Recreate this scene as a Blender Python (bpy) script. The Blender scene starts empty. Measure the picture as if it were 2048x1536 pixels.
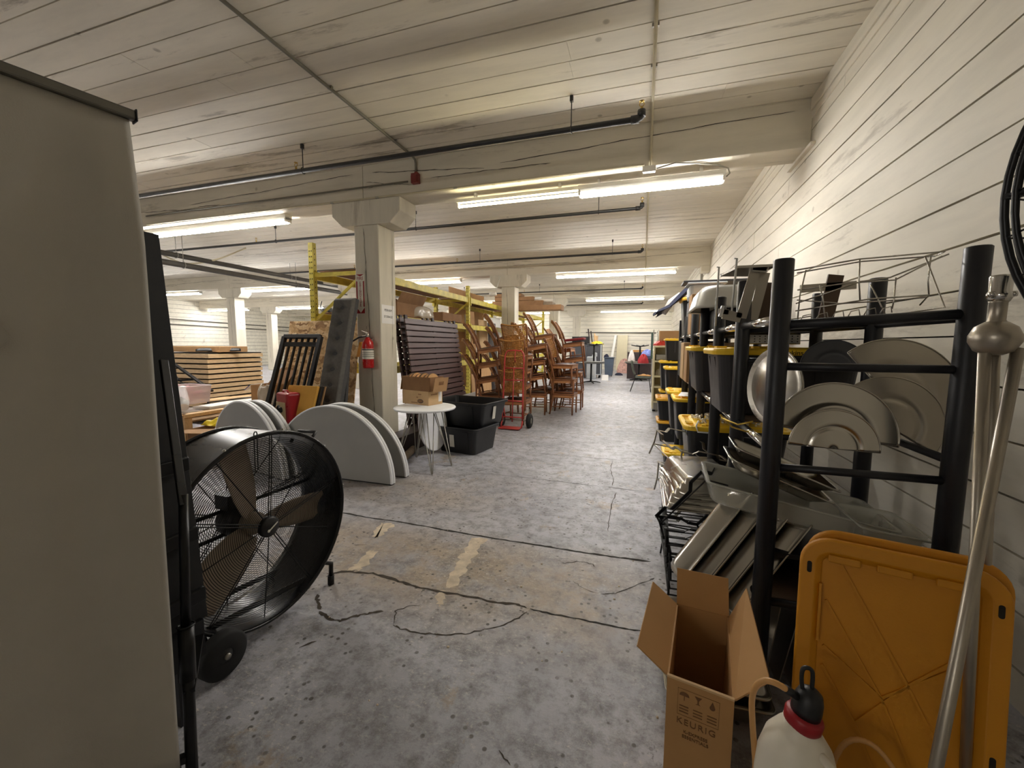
import bpy, bmesh, math, random
from mathutils import Vector as V, Matrix, Euler
R = random.Random(7)
PI = math.pi
scene = bpy.context.scene
COL = scene.collection
EYE = V((0, 0, 1.4))
FPX = 818.26
def cam_axes():
    y, p, r = (math.radians(a) for a in (17.6347, 5.5327, .2942))
    f = V((-math.sin(y)*math.cos(p), math.cos(y)*math.cos(p), -math.sin(p)))
    a = V((math.cos(y), math.sin(y), 0)); u = a.cross(f)
    return math.cos(r)*a+math.sin(r)*u, -math.sin(r)*a+math.cos(r)*u, f
CR, CU, CF = cam_axes()
def at(px, py, X=None, Y=None, Z=None):
    """a point of the room seen at a spot of the photo, on a plane of known X, Y or Z"""
    d = CR*((px-1024)/FPX) - CU*((py-768)/FPX) + CF
    k = X/d.x if X is not None else Y/d.y if Y is not None else (Z-EYE.z)/d.z
    return EYE + d*k
def lin(r, g, b):
    return tuple(((v/255)/12.92 if v/255 <= .04045 else ((v/255+.055)/1.055)**2.4) for v in (r, g, b))

# ---------------------------------------------------------------- materials
MATS = {}
class NT:
    def __init__(s, name):
        s.m = bpy.data.materials.new(name); s.m.use_nodes = True
        s.t = s.m.node_tree; s.n = s.t.nodes; s.b = s.n['Principled BSDF']
        MATS[name] = s.m
    def add(s, kind, **kw):
        n = s.n.new(kind)
        for k, v in kw.items():
            if k.startswith('i_'): n.inputs[k[2:].replace('_', ' ')].default_value = v
            else: setattr(n, k, v)
        return n
    def link(s, a, b): s.t.links.new(a, b)
    def coord(s, scale=(1, 1, 1), which='Object'):
        c = s.add('ShaderNodeTexCoord'); m = s.add('ShaderNodeMapping')
        m.inputs['Scale'].default_value = scale
        s.link(c.outputs[which], m.inputs['Vector']); return m.outputs[0]
    def noise(s, vec, scale=5, detail=4, rough=.55):
        n = s.add('ShaderNodeTexNoise', i_Scale=scale, i_Detail=detail, i_Roughness=rough)
        s.link(vec, n.inputs['Vector']); return n.outputs['Fac']
    def ramp(s, fac, *stops):
        r = s.add('ShaderNodeValToRGB'); e = r.color_ramp.elements
        while len(e) < len(stops): e.new(.5)
        for k, (p, c) in enumerate(stops):
            e[k].position = p; e[k].color = tuple(c)[:3]+(1,) if hasattr(c, '__len__') else (c, c, c, 1)
        s.link(fac, r.inputs[0]); return r.outputs[0]
    def mix(s, fac, a, b, mode='MIX'):
        n = s.add('ShaderNodeMix', data_type='RGBA', blend_type=mode)
        for sock, v in ((n.inputs[0], fac), (n.inputs[6], a), (n.inputs[7], b)):
            if hasattr(v, 'is_linked') or hasattr(v, 'links'): s.link(v, sock)
            elif hasattr(v, '__len__'): sock.default_value = tuple(v)[:3]+(1,)
            else: sock.default_value = v
        return n.outputs[2]
    def math(s, op, a, b=0):
        n = s.add('ShaderNodeMath', operation=op)
        for k, v in enumerate((a, b)):
            if hasattr(v, 'links'): s.link(v, n.inputs[k])
            else: n.inputs[k].default_value = v
        return n.outputs[0]
    def bump(s, h, strength=.2, dist=.01):
        n = s.add('ShaderNodeBump', i_Strength=strength, i_Distance=dist)
        s.link(h, n.inputs['Height']); s.link(n.outputs[0], s.b.inputs['Normal'])
    def base(s, c):
        if hasattr(c, 'links'): s.link(c, s.b.inputs['Base Color'])
        else: s.b.inputs['Base Color'].default_value = tuple(c)[:3]+(1,)
    def rough(s, v):
        if hasattr(v, 'links'): s.link(v, s.b.inputs['Roughness'])
        else: s.b.inputs['Roughness'].default_value = v

def plain(name, col, rough=.5, metal=0, var=.12, scale=6, bump=0, bscale=60, stretch=(1, 1, 1), spec=None, trans=0, alpha=1, coat=0):
    s = NT(name); c = lin(*col)
    v = s.coord(stretch)
    f = s.noise(v, scale, 5)
    lo = tuple(max(0, x*(1-var)) for x in c); hi = tuple(min(1, x*(1+var)) for x in c)
    s.base(s.ramp(f, (.3, lo), (.7, hi)))
    s.b.inputs['Metallic'].default_value = metal
    s.rough(s.ramp(s.noise(v, scale*2.3, 3), (.3, max(.03, rough-.03)), (.7, min(1, rough+.03))))
    if bump: s.bump(s.noise(v, bscale, 5), bump, .004)
    if spec is not None: s.b.inputs['Specular IOR Level'].default_value = spec
    if trans: s.b.inputs['Transmission Weight'].default_value = trans
    if alpha < 1: s.b.inputs['Alpha'].default_value = alpha
    if coat: s.b.inputs['Coat Weight'].default_value = coat
    return s.m

def painted_boards(name, col, grain, flecks=.5, gritty=1.0):
    """old cream paint on boards: grain along one axis, knots, scuffs and flecks"""
    s = NT(name); c = lin(*col); v = s.coord()
    big = s.ramp(s.noise(v, .7, 3), (.3, tuple(x*.88 for x in c)), (.7, c))
    g = s.coord(grain); gr = s.noise(g, 7, 6, .65)
    col1 = s.mix(s.ramp(gr, (.42, 0), (.78, .5)), big, tuple(x*.62 for x in c))
    sc = s.noise(g, 2.6, 8, .72)
    stain = tuple(x*.38 for x in lin(170, 150, 120))
    col2 = s.mix(s.ramp(sc, (.585, 0), (.66, flecks)), col1, stain)
    vo = s.add('ShaderNodeTexVoronoi', i_Scale=3.4); s.link(v, vo.inputs['Vector'])
    knot = s.ramp(vo.outputs['Distance'], (.0, .9), (.06, .75), (.10, 0))
    col3 = s.mix(s.math('MULTIPLY', knot, s.ramp(s.noise(v, 1.7, 1), (.5, 0), (.56, flecks))), col2, stain)
    s.base(col3); s.rough(.62); s.b.inputs['Specular IOR Level'].default_value = .3
    s.bump(gr, .25*gritty, .004)
    return s.m

painted_boards('ceiling_paint', (230, 223, 207), (.16, 1, 1), .62)
painted_boards('wall_paint', (234, 228, 213), (1, .16, 1), .42)
painted_boards('far_wall_paint', (238, 234, 220), (.16, 1, 1), .3)
painted_boards('beam_paint', (224, 217, 200), (.14, 1, 1), .5, 1.4)
painted_boards('column_paint', (224, 218, 202), (1, 1, .14), .4, 1.2)
plain('gap_black', (28, 24, 19), .9, var=.1)
plain('check_crack', (45, 38, 28), .9)

def floor_material():
    s = NT('floor_concrete'); v = s.coord()
    paint = s.ramp(s.noise(v, 1.3, 6), (.3, lin(152, 153, 162)), (.7, lin(190, 191, 199)))
    bare = s.ramp(s.noise(v, 4.5, 8, .7), (.3, lin(146, 128, 108)), (.7, lin(192, 174, 150)))
    sep = s.add('ShaderNodeSeparateXYZ'); s.link(v, sep.inputs[0])
    y, x = sep.outputs['Y'], sep.outputs['X']
    def window(sock, a, b, soft):
        r1 = s.add('ShaderNodeMapRange', i_From_Min=a-soft, i_From_Max=a+soft); s.link(sock, r1.inputs['Value'])
        r2 = s.add('ShaderNodeMapRange', i_From_Min=b+soft, i_From_Max=b-soft); s.link(sock, r2.inputs['Value'])
        return s.math('MULTIPLY', r1.outputs[0], r2.outputs[0])
    # worn band between two joints, where the paint has gone
    band = s.math('MULTIPLY', window(y, 1.78, 2.60, .22), window(x, -2.6, .05, .25))
    band2 = s.math('MULTIPLY', window(y, 2.9, 3.7, .4), window(x, -2.7, -1.3, .4))
    worn = s.math('MULTIPLY', s.math('MAXIMUM', band, s.math('MULTIPLY', band2, .7)), s.ramp(s.noise(v, 2.6, 8, .72), (.36, .1), (.54, .9)))
    blot = s.ramp(s.noise(v, 1.9, 10, .75), (.585, 0), (.62, .7))
    worn = s.math('MAXIMUM', worn, blot)
    c = s.mix(worn, paint, bare)
    c = s.mix(s.ramp(s.noise(v, 9, 10, .8), (.45, 0), (.62, .75)), c, lin(98, 95, 93))
    vo = s.add('ShaderNodeTexVoronoi', i_Scale=21.0); s.link(v, vo.inputs['Vector'])
    spot = s.math('MULTIPLY', s.ramp(vo.outputs['Distance'], (.0, 1), (.15, .95), (.22, 0)), s.ramp(s.noise(v, 3.3, 4), (.45, 0), (.55, .95)))
    c = s.mix(spot, c, lin(72, 68, 62))
    flake = s.ramp(s.noise(s.coord((1, 1.7, 1)), 34, 8, .78), (.55, 0), (.63, .85))
    c = s.mix(s.math('MULTIPLY', flake, s.ramp(s.noise(v, 1.5, 3), (.4, .15), (.6, 1))), c, lin(214, 210, 202))
    dk = s.ramp(s.noise(s.coord((1.6, 1, 1)), 26, 8, .78), (.56, 0), (.64, .85))
    c = s.mix(s.math('MULTIPLY', dk, s.ramp(s.noise(v, 1.1, 3), (.45, 0), (.6, 1))), c, lin(84, 80, 74))
    s.base(c)
    s.rough(s.ramp(s.noise(v, 7, 8, .75), (.3, .26), (.72, .62)))
    s.b.inputs['Specular IOR Level'].default_value = .5
    h = s.math('ADD', s.math('MULTIPLY', s.noise(v, 36, 10, .78), .7), s.noise(v, 5, 5))
    s.bump(h, .6, .006)
    return s.m
floor_material()

# ---------------------------------------------------------------- mesh builder
class MB:
    def __init__(s): s.bm = bmesh.new(); s.k = 0
    def _put(s, pts, faces):
        vs = [s.bm.verts.new(p) for p in pts]
        for f in faces:
            try:
                fa = s.bm.faces.new([vs[i] for i in f]); fa.material_index = s.k
            except ValueError: pass
        return vs
    def box(s, c, d, rot=None):
        c = V(c); h = V(d)/2
        m = rot.to_3x3() if isinstance(rot, Matrix) else Euler(rot).to_matrix() if rot else Matrix.Identity(3)
        p = [c+m@V((x*h.x, y*h.y, z*h.z)) for x in (-1, 1) for y in (-1, 1) for z in (-1, 1)]
        s._put(p, [(0, 1, 3, 2), (4, 6, 7, 5), (0, 4, 5, 1), (2, 3, 7, 6), (0, 2, 6, 4), (1, 5, 7, 3)]); return s
    def hexa(s, p):
        s._put([V(q) for q in p], [(0, 3, 2, 1), (4, 5, 6, 7), (0, 1, 5, 4), (1, 2, 6, 5), (2, 3, 7, 6), (3, 0, 4, 7)]); return s
    def slab(s, quad, t):
        """a sheet through four corners with thickness t along its normal"""
        q = [V(p) for p in quad]; n = (q[1]-q[0]).cross(q[3]-q[0]).normalized()*t
        return s.hexa(q+[p+n for p in q])
    def bar(s, p, q, w, h=None, up=(0, 0, 1)):
        p, q = V(p), V(q); h = h or w; d = q-p; L = d.length; z = d.normalized(); u = V(up)
        if abs(z.dot(u)) > .98: u = V((0, 1, 0))
        x = u.cross(z).normalized(); y = z.cross(x)
        return s.box((p+q)/2, (w, h, L), Matrix((x, y, z)).transposed())
    def tube(s, pts, r, n=8, closed=False, cap=True):
        pts = [V(p) for p in pts]; N = len(pts); rs = r if hasattr(r, '__len__') else [r]*N
        T = []
        for i in range(N):
            a = pts[i-1] if (i or closed) else pts[i]; b = pts[(i+1) % N] if (i < N-1 or closed) else pts[i]
            T.append((b-a).normalized())
        u = V((0, 0, 1)) if abs(T[0].z) < .9 else V((1, 0, 0))
        u = (u-T[0]*u.dot(T[0])).normalized(); rings = []
        for i in range(N):
            u = (u-T[i]*u.dot(T[i]))
            u = u.normalized() if u.length > 1e-6 else T[i].orthogonal().normalized()
            w = T[i].cross(u)
            rings.append([s.bm.verts.new(pts[i]+(u*math.cos(2*PI*k/n)+w*math.sin(2*PI*k/n))*rs[i]) for k in range(n)])
        M_ = N if closed else N-1
        for i in range(M_):
            A, B = rings[i], rings[(i+1) % N]
            for k in range(n):
                f = s.bm.faces.new((A[k], A[(k+1) % n], B[(k+1) % n], B[k])); f.material_index = s.k; f.smooth = n > 5
        if cap and not closed:
            for ring in (rings[0][::-1], rings[-1]):
                try: s.bm.faces.new(ring).material_index = s.k
                except ValueError: pass
        return s
    def ring(s, c, R_, r, axis=(0, 0, 1), N=32, n=6, arc=(0, 2*PI)):
        z = V(axis).normalized(); x = z.orthogonal().normalized(); y = z.cross(x)
        full = abs(arc[1]-arc[0]) > 6.28
        pts = [V(c)+(x*math.cos(arc[0]+(arc[1]-arc[0])*k/(N if full else N-1))+y*math.sin(arc[0]+(arc[1]-arc[0])*k/(N if full else N-1)))*R_ for k in range(N)]
        return s.tube(pts, r, n, closed=full)
    def lathe(s, prof, n=24, m=None, c=(0, 0, 0), axis=(0, 0, 1), smooth=True):
        z = V(axis).normalized(); x = z.orthogonal().normalized(); y = z.cross(x); c = V(c)
        rings = []
        for (r, h) in prof:
            if r < 1e-6: rings.append([s.bm.verts.new(c+z*h)])
            else: rings.append([s.bm.verts.new(c+z*h+(x*math.cos(2*PI*k/n)+y*math.sin(2*PI*k/n))*r) for k in range(n)])
        for A, B in zip(rings, rings[1:]):
            for k in range(n):
                q = [A[k % len(A)], A[(k+1) % len(A)], B[(k+1) % len(B)], B[k % len(B)]]
                q2 = []
                for e in q:
                    if e not in q2: q2.append(e)
                if len(q2) > 2:
                    try: f = s.bm.faces.new(q2); f.material_index = s.k; f.smooth = smooth
                    except ValueError: pass
        return s
    def prism(s, poly, t, m=None, o=(0, 0, 0), x=(1, 0, 0), y=(0, 1, 0)):
        """polygon in the plane o + x*u + y*v, thickness t along x cross y"""
        o, x, y = V(o), V(x), V(y); n = x.cross(y).normalized()*t; N = len(poly)
        a = [s.bm.verts.new(o+x*u+y*v) for u, v in poly]; b = [s.bm.verts.new(o+x*u+y*v+n) for u, v in poly]
        for f in [a[::-1], b]+[[a[i], a[(i+1) % N], b[(i+1) % N], b[i]] for i in range(N)]:
            try: s.bm.faces.new(f).material_index = s.k
            except ValueError: pass
        return s
    def grid(s, f, nu, nv, smooth=True, closeu=False):
        g = [[s.bm.verts.new(V(f(i/nu, j/nv))) for j in range(nv+1)] for i in range(nu if closeu else nu+1)]
        for i in range(nu):
            for j in range(nv):
                A, B = g[i], g[(i+1) % len(g)]
                fa = s.bm.faces.new((A[j], B[j], B[j+1], A[j+1])); fa.smooth = smooth; fa.material_index = s.k
        return s
    def build(s, name, mat, parent=None, w=False, bev=0, seg=2, solid=0, subd=0, smooth=False):
        bm = s.bm
        if w and parent is not None:
            bm.transform(MW[parent.name].inverted())
        bmesh.ops.recalc_face_normals(bm, faces=bm.faces)
        if smooth:
            for f in bm.faces: f.smooth = True
        me = bpy.data.meshes.new(name); bm.to_mesh(me); bm.free()
        for mm in (mat if isinstance(mat, (list, tuple)) else [mat]): me.materials.append(MATS[mm])
        o = bpy.data.objects.new(name, me); COL.objects.link(o)
        if parent is not None: o.parent = parent; MW[o.name] = MW[parent.name].copy()
        else: MW[o.name] = Matrix.Identity(4)
        if bev:
            b = o.modifiers.new('bevel', 'BEVEL'); b.width = bev; b.segments = seg; b.limit_method = 'ANGLE'; b.angle_limit = .6
        if solid:
            b = o.modifiers.new('solid', 'SOLIDIFY'); b.thickness = solid; b.offset = 0
        if subd:
            b = o.modifiers.new('subd', 'SUBSURF'); b.levels = b.render_levels = subd
        return o
MW = {}
def tag(o, label, cat, group=None, kind=None):
    o['label'] = label; o['category'] = cat
    if group: o['group'] = group
    if kind: o['kind'] = kind
    return o
def thing(name, label, cat, loc=(0, 0, 0), rot=(0, 0, 0), group=None):
    o = bpy.data.objects.new(name, None); COL.objects.link(o)
    o.empty_display_size = .1
    place(o, loc, rot)
    return tag(o, label, cat, group)
def place(o, loc, rot=(0, 0, 0)):
    m = rot if isinstance(rot, Matrix) else Euler(rot if hasattr(rot, '__len__') else (0, 0, rot)).to_matrix()
    o.location = loc; o.rotation_euler = m.to_euler()
    MW[o.name] = Matrix.Translation(V(loc)) @ m.to_4x4()
    return o
def copy_tree(o, parent=None):
    c = o.copy(); COL.objects.link(c)
    MW[c.name] = MW[(parent or o).name].copy()
    if parent is not None: c.parent = parent
    for ch in list(o.children): copy_tree(ch, c)
    return c
def dup(o, loc, rot, label, group=None):
    c = copy_tree(o); place(c, loc, rot); c['label'] = label
    if group: c['group'] = group
    return c
def struct(mb, name, mat, **kw):
    o = mb.build(name, mat, **kw); o['kind'] = 'structure'; return o
def basis(x, y, z): return Matrix((V(x), V(y), V(z))).transposed()
def words(text, size, mat, name, parent, o, x, y, ext=.0006, align='CENTER', w=True, spacing=1.0):
    """flat lettering on a surface: origin o, reading direction x, up direction y"""
    cu = bpy.data.curves.new(name, 'FONT'); cu.body = text; cu.size = size; cu.extrude = ext
    cu.align_x = align; cu.align_y = 'CENTER'; cu.space_character = spacing
    cu.materials.append(MATS[mat])
    f = bpy.data.objects.new(name, cu); COL.objects.link(f)
    x = V(x).normalized(); y = V(y); y = (y-x*y.dot(x)).normalized()
    m = Matrix.Translation(V(o)) @ basis(x, y, x.cross(y)).to_4x4()
    me = bpy.data.meshes.new_from_object(f.evaluated_get(bpy.context.evaluated_depsgraph_get()))
    bpy.data.objects.remove(f); bpy.data.curves.remove(cu)
    if parent is not None and w: m = MW[parent.name].inverted() @ m
    me.transform(m); me.name = name
    t = bpy.data.objects.new(name, me); COL.objects.link(t)
    if parent is not None: t.parent = parent
    return t
def smooth(pts, n=6):
    """a rounded path through the points"""
    P = [V(p) for p in pts]; out = []
    for i in range(len(P)-1):
        a, b, c, d = P[max(i-1, 0)], P[i], P[i+1], P[min(i+2, len(P)-1)]
        for k in range(n):
            t = k/n
            out.append(.5*((2*b)+(c-a)*t+(2*a-5*b+4*c-d)*t*t+(3*b-a-3*c+d)*t*t*t))
    return out+[P[-1]]
def rrect(w, h, r, n=5):
    p = []
    for cx, cy, a in ((w/2-r, h/2-r, 0), (-w/2+r, h/2-r, PI/2), (-w/2+r, -h/2+r, PI), (w/2-r, -h/2+r, 1.5*PI)):
        for k in range(n+1): p.append((cx+r*math.cos(a+PI/2*k/n), cy+r*math.sin(a+PI/2*k/n)))
    return p
def arc(c, r, a0, a1, n, ax=(1, 0, 0), ay=(0, 0, 1)):
    return [V(c)+V(ax)*r*math.cos(a0+(a1-a0)*k/(n-1))+V(ay)*r*math.sin(a0+(a1-a0)*k/(n-1)) for k in range(n)]
# ================================================================ the room
WX, CZ, BZ = 1.43, 3.677, 3.25           # right wall, ceiling, beam underside
BY = [4.667, 10.61, 16.56, 22.5]         # front faces of the timber beams
BD = .37
FARY, LEFTX = 24.0, -23.4
COLX = [-3.495, -8.5, -13.5, -18.5]

fl = struct(MB().box((-11, 7.2, -.05), (25.2, 34.4, .1)), 'floor', 'floor_concrete')

def planks(name, lo, hi, pitch, phase, run, mk, mat, gap=.006, boardlen=4.0):
    """boards with real gaps between them over a dark backing; mk(a0,a1,r0,r1,jit) adds one board"""
    m = MB(); a = phase
    while a > lo: a -= pitch
    while a < hi:
        r = run[0]+R.uniform(-3, 0); g = gap*R.uniform(.65, 1.25)
        while r < run[1]:
            L = R.uniform(.7, 1.3)*boardlen
            mk(m, max(a+g/2, lo), min(a+pitch-g/2, hi), max(r, run[0]), min(r+L-.002, run[1]), R.uniform(-.0022, .0022))
            r += L
        a += pitch
    return m
def mk_ceil(m, a0, a1, r0, r1, j):
    if a1-a0 > .01 and r1 > r0: m.box(((r0+r1)/2, (a0+a1)/2, CZ+.02+j), (r1-r0, a1-a0, .04))
m = planks('ceiling', -9.6, FARY, .2285, 3.508, (LEFTX, WX+.02), mk_ceil, None, .012)
m.k = 1; m.box((-11, 7.2, CZ+.07), (25.2, 34.4, .04))
struct(m, 'ceiling', ['ceiling_paint', 'gap_black'])
def mk_right(m, a0, a1, r0, r1, j):
    if a1-a0 > .01 and r1 > r0: m.box((WX+.02+j, (r0+r1)/2, (a0+a1)/2), (.04, r1-r0, a1-a0))
m = planks('wall', 0, CZ, .2165, 3.397, (-9.6, FARY), mk_right, None, .010, 3.0)
m.k = 1; m.box((WX+.07, 7.2, 1.85), (.04, 34.4, 3.7))
struct(m, 'wall_right', ['wall_paint', 'gap_black'])
def mk_far(m, a0, a1, r0, r1, j):
    if a1-a0 > .01 and r1 > r0: m.box(((r0+r1)/2, FARY+.02+j, (a0+a1)/2), (r1-r0, .04, a1-a0))
m = planks('wall', 0, CZ, .2165, 3.397, (LEFTX, WX), mk_far, None, .010, 5.0)
m.k = 1; m.box((-11, FARY+.07, 1.85), (25.2, .04, 3.7))
struct(m, 'wall_far', ['far_wall_paint', 'gap_black'])
def mk_left(m, a0, a1, r0, r1, j):
    if a1-a0 > .01 and r1 > r0: m.box((LEFTX-.02+j, (r0+r1)/2, (a0+a1)/2), (.04, r1-r0, a1-a0))
m = planks('wall', 0, CZ, .2165, 3.397, (-9.6, FARY), mk_left, None, .014, 5.0)
m.k = 1; m.box((LEFTX-.07, 7.2, 1.85), (.04, 34.4, 3.7))
struct(m, 'wall_left', ['far_wall_paint', 'gap_black'])
struct(MB().box((-11, -9.65, 1.85), (25.2, .1, 3.7)), 'wall_back', 'wall_paint')
# ledger boards where the ceiling meets the right wall, one run per bay
m = MB()
ys = [-9.5]+[v for b in BY for v in (b-.002, b+BD+.002)]+[FARY]
for a, b in zip(ys[::2], ys[1::2]):
    m.box((WX-.012, (a+b)/2, CZ-.055), (.024, b-a, .11)); m.box((WX-.006, (a+b)/2, CZ-.145), (.012, b-a, .065))
struct(m, 'trim_1', 'wall_paint', bev=.003)

# beams with long drying checks, bolsters and columns
def wobble_strip(m, pts, wid, lift, nrm):
    """a thin ragged dark strip along pts lying on a surface with normal nrm"""
    n = V(nrm); L = []; N = len(pts)
    for i, p in enumerate(pts):
        p = V(p); d = (V(pts[min(i+1, N-1)])-V(pts[max(i-1, 0)])).normalized(); s = n.cross(d)
        wv = wid*R.uniform(.35, 1.2)*(.25 if i in (0, N-1) else 1)
        L.append((m.bm.verts.new(p+n*lift+s*wv/2), m.bm.verts.new(p+n*lift-s*wv/2)))
    for a, b in zip(L, L[1:]): m.bm.faces.new((a[0], b[0], b[1], a[1])).material_index = m.k
def jag(p, q, n, amp, axis):
    p, q, ax = V(p), V(q), V(axis); o = 0; out = []
    for k in range(n+1):
        o += R.uniform(-amp, amp); o *= .85; out.append(p.lerp(q, k/n)+ax*o)
    return out
for i, y in enumerate(BY+[-7.1]):
    m = MB(); xs = [WX, -3.52, -8.52, -13.5, -18.5, LEFTX]
    for a, b in zip(xs, xs[1:]):
        m.box(((a+b)/2, y+BD/2+R.uniform(-.006, .006), (BZ+CZ)/2), (abs(a-b)-.004, BD, CZ-BZ))
    b_ = struct(m, 'beam', 'beam_paint', bev=.006)
    m = MB()
    for a, b in zip(xs, xs[1:]):
        L = a-b
        for (u0, u1, z0, z1, wd) in ((.03, .62, .30, .22, .009), (.50, .80, .19, .16, .008), (.66, .97, .20, .29, .010), (.85, .99, .13, .2, .007)):
            z0 += R.uniform(-.04, .04); z1 += R.uniform(-.04, .04)
            wobble_strip(m, jag((a-L*u0, y-.003, BZ+z0), (a-L*u1, y-.003, BZ+z1), 26, .006, (0, 0, 1)), wd*.8, .004, (0, -1, 0))
    m.build('check', 'check_crack', b_)
def column(x, y):
    s = .187
    m = MB().box((x, y+BD/2, 1.47), (2*s, BD-.005, 2.94))
    o = struct(m, 'column', 'column_paint', bev=.012)
    m = MB()
    wobble_strip(m, jag((x-.04, y-.001, 2.9), (x+.05, y-.001, .4), 40, .008, (1, 0, 0)), .007, .004, (0, -1, 0))
    if x > -4: wobble_strip(m, jag((x+s, y+.3, 2.9), (x+s, y+.25, 1.2), 20, .006, (0, 1, 0)), .006, .004, (1, 0, 0))
    m.build('check', 'check_crack', o)
    # bolster with chamfered ends
    w, z0, z1 = .52, 2.94, BZ; c = .14
    poly = [(-w, z1), (-w, z0+c), (-w+c*1.1, z0), (w-c*1.1, z0), (w, z0+c), (w, z1)]
    m = MB().prism(poly, BD+.02, o=(x, y+BD+.01, 0), x=(1, 0, 0), y=(0, 0, 1))
    struct(m, 'column_bolster', 'column_paint', bev=.008)
for x in COLX:
    for y in BY:
        column(x, y)
# pilaster bolsters on the right wall under the beams
for y in BY[1:]:
    struct(MB().box((WX-.10, y+BD/2, BZ-.07), (.2, BD*.9, .14)), 'beam', 'beam_paint', bev=.01)
struct(MB().bar((WX-.02, 4.55, BZ-.012), (WX-.02, 5.2, BZ-.012), .04, .03), 'trim_2', 'wall_paint', bev=.003)

# floor joints, cracks and mortar patches
plain('joint_dark', (40, 36, 30), .9, var=.3, scale=20)
plain('crack_fill', (66, 58, 48), .95, var=.35, scale=24)
plain('mortar', (206, 192, 170), .9, var=.2, scale=16, bump=.6, bscale=60)
def fpt(x, y): return at(x, y, Z=0)
m = MB()
for pts, wd in (
    ([(640, 1020), (688, 1026), (740, 1036), (800, 1044), (850, 1053), (905, 1063), (960, 1072), (1020, 1082), (1080, 1091), (1140, 1101), (1200, 1110), (1260, 1118), (1310, 1124)], .021),
    ([(1060, 1218), (1110, 1229), (1180, 1243), (1250, 1257), (1305, 1266)], .011),
    ([(1030, 903), (1100, 909), (1200, 917), (1310, 927)], .010),
    ([(975, 948), (1060, 956), (1150, 967), (1230, 976), (1300, 985)], .008)):
    P = []
    for a, b in zip(pts, pts[1:]):
        for k in range(6): P.append(fpt(a[0]+(b[0]-a[0])*k/6, a[1]+(b[1]-a[1])*k/6))
    for p in P: p.z = 0; p.y += R.uniform(-.004, .004)
    wobble_strip(m, P, wd, .0012, (0, 0, 1))
m.build('joint', 'joint_dark', fl)
m = MB()
for pts, wd in (
    ([(655, 1147), (700, 1143), (745, 1147), (790, 1160), (830, 1173), (885, 1184), (930, 1192), (985, 1203), (1030, 1209), (1060, 1218)], .022),
    ([(640, 1222), (655, 1236), (680, 1242), (710, 1232), (740, 1227), (775, 1220)], .018),
    ([(636, 1188), (634, 1205), (641, 1224)], .02),
    ([(785, 1250), (800, 1258), (850, 1267), (893, 1272), (940, 1266), (990, 1255), (1030, 1240), (1062, 1220)], .008),
    ([(788, 1248), (792, 1222), (815, 1213), (850, 1209)], .005),
    ([(1125, 1128), (1155, 1122), (1185, 1128), (1192, 1136)], .006),
    ([(1200, 1188), (1230, 1187), (1260, 1175), (1300, 1160), (1310, 1155)], .005),
    ([(1145, 1160), (1160, 1173), (1200, 1190)], .004),
    ([(706, 1090), (740, 1089)], .005), ([(600, 1295), (640, 1281)], .012),
    ([(1224, 920), (1221, 940), (1228, 960), (1222, 975)], .008), ([(1232, 985), (1224, 1010), (1218, 1040), (1215, 1070)], .008),
    ([(1000, 1500), (1030, 1540)], .006)):
    P = []
    for a, b in zip(pts, pts[1:]):
        for k in range(5):
            p = fpt(a[0]+(b[0]-a[0])*k/5, a[1]+(b[1]-a[1])*k/5); p.z = 0
            P.append(p+V((R.uniform(-.006, .006), R.uniform(-.006, .006), 0)))
    wobble_strip(m, P, wd, .0014, (0, 0, 1))
m.build('crack', 'crack_fill', fl)
m = MB()
def blob(px, wob=.012):
    P = [fpt(*p) for p in px]; Q = []
    for i, p in enumerate(P):
        q = P[(i+1) % len(P)]
        for k in range(5): Q.append(p.lerp(q, k/5)+V((R.uniform(-wob, wob)*1.5, R.uniform(-wob, wob)*1.5, 0)))
    vs = [m.bm.verts.new((p.x, p.y, .0008)) for p in Q]
    f = m.bm.faces.new(vs); bmesh.ops.triangulate(m.bm, faces=[f])
blob([(947, 1074), (974, 1078), (958, 1100), (935, 1130), (920, 1158), (906, 1176), (888, 1174), (896, 1152), (910, 1130), (928, 1104)])
blob([(762, 1046), (792, 1048), (775, 1062), (752, 1078), (746, 1062)])
blob([(740, 1100), (752, 1104), (738, 1128), (716, 1140), (690, 1142), (715, 1126)], .008)
blob([(878, 1180), (892, 1182), (888, 1204), (876, 1214), (872, 1196)], .008)
m.build('mortar_patch', 'mortar', fl)
m = MB()
for k in range(46):
    p = V((R.uniform(-1.9, .1), R.uniform(1.2, 4.4), 0)); s = R.uniform(.003, .008)
    m.lathe([(s, 0), (s*.8, s*.5), (0, s*.7)], 5, c=p)
d_ = m.build('paint_chips', 'mortar', fl); d_['kind'] = 'stuff'

# ================================================================ camera
cd = bpy.data.cameras.new('camera'); co = bpy.data.objects.new('camera', cd); COL.objects.link(co)
cd.sensor_width = 36; cd.lens = FPX/2048*36; cd.clip_start = .02; cd.clip_end = 100
co.matrix_world = Matrix.Translation(EYE) @ basis(CR, CU, -CF).to_4x4()
scene.camera = co
w = bpy.data.worlds.new('world'); scene.world = w; w.use_nodes = True
w.node_tree.nodes['Background'].inputs[0].default_value = (.5, .47, .4, 1)
w.node_tree.nodes['Background'].inputs[1].default_value = .03
vs_ = scene.view_settings; vs_.view_transform = 'Standard'; vs_.look = 'None'; vs_.gamma = 1; vs_.use_curve_mapping = False
vs_.exposure = 1.3
scene.cycles.diffuse_bounces = 8; scene.cycles.max_bounces = 14; scene.cycles.transparent_max_bounces = 12
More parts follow.
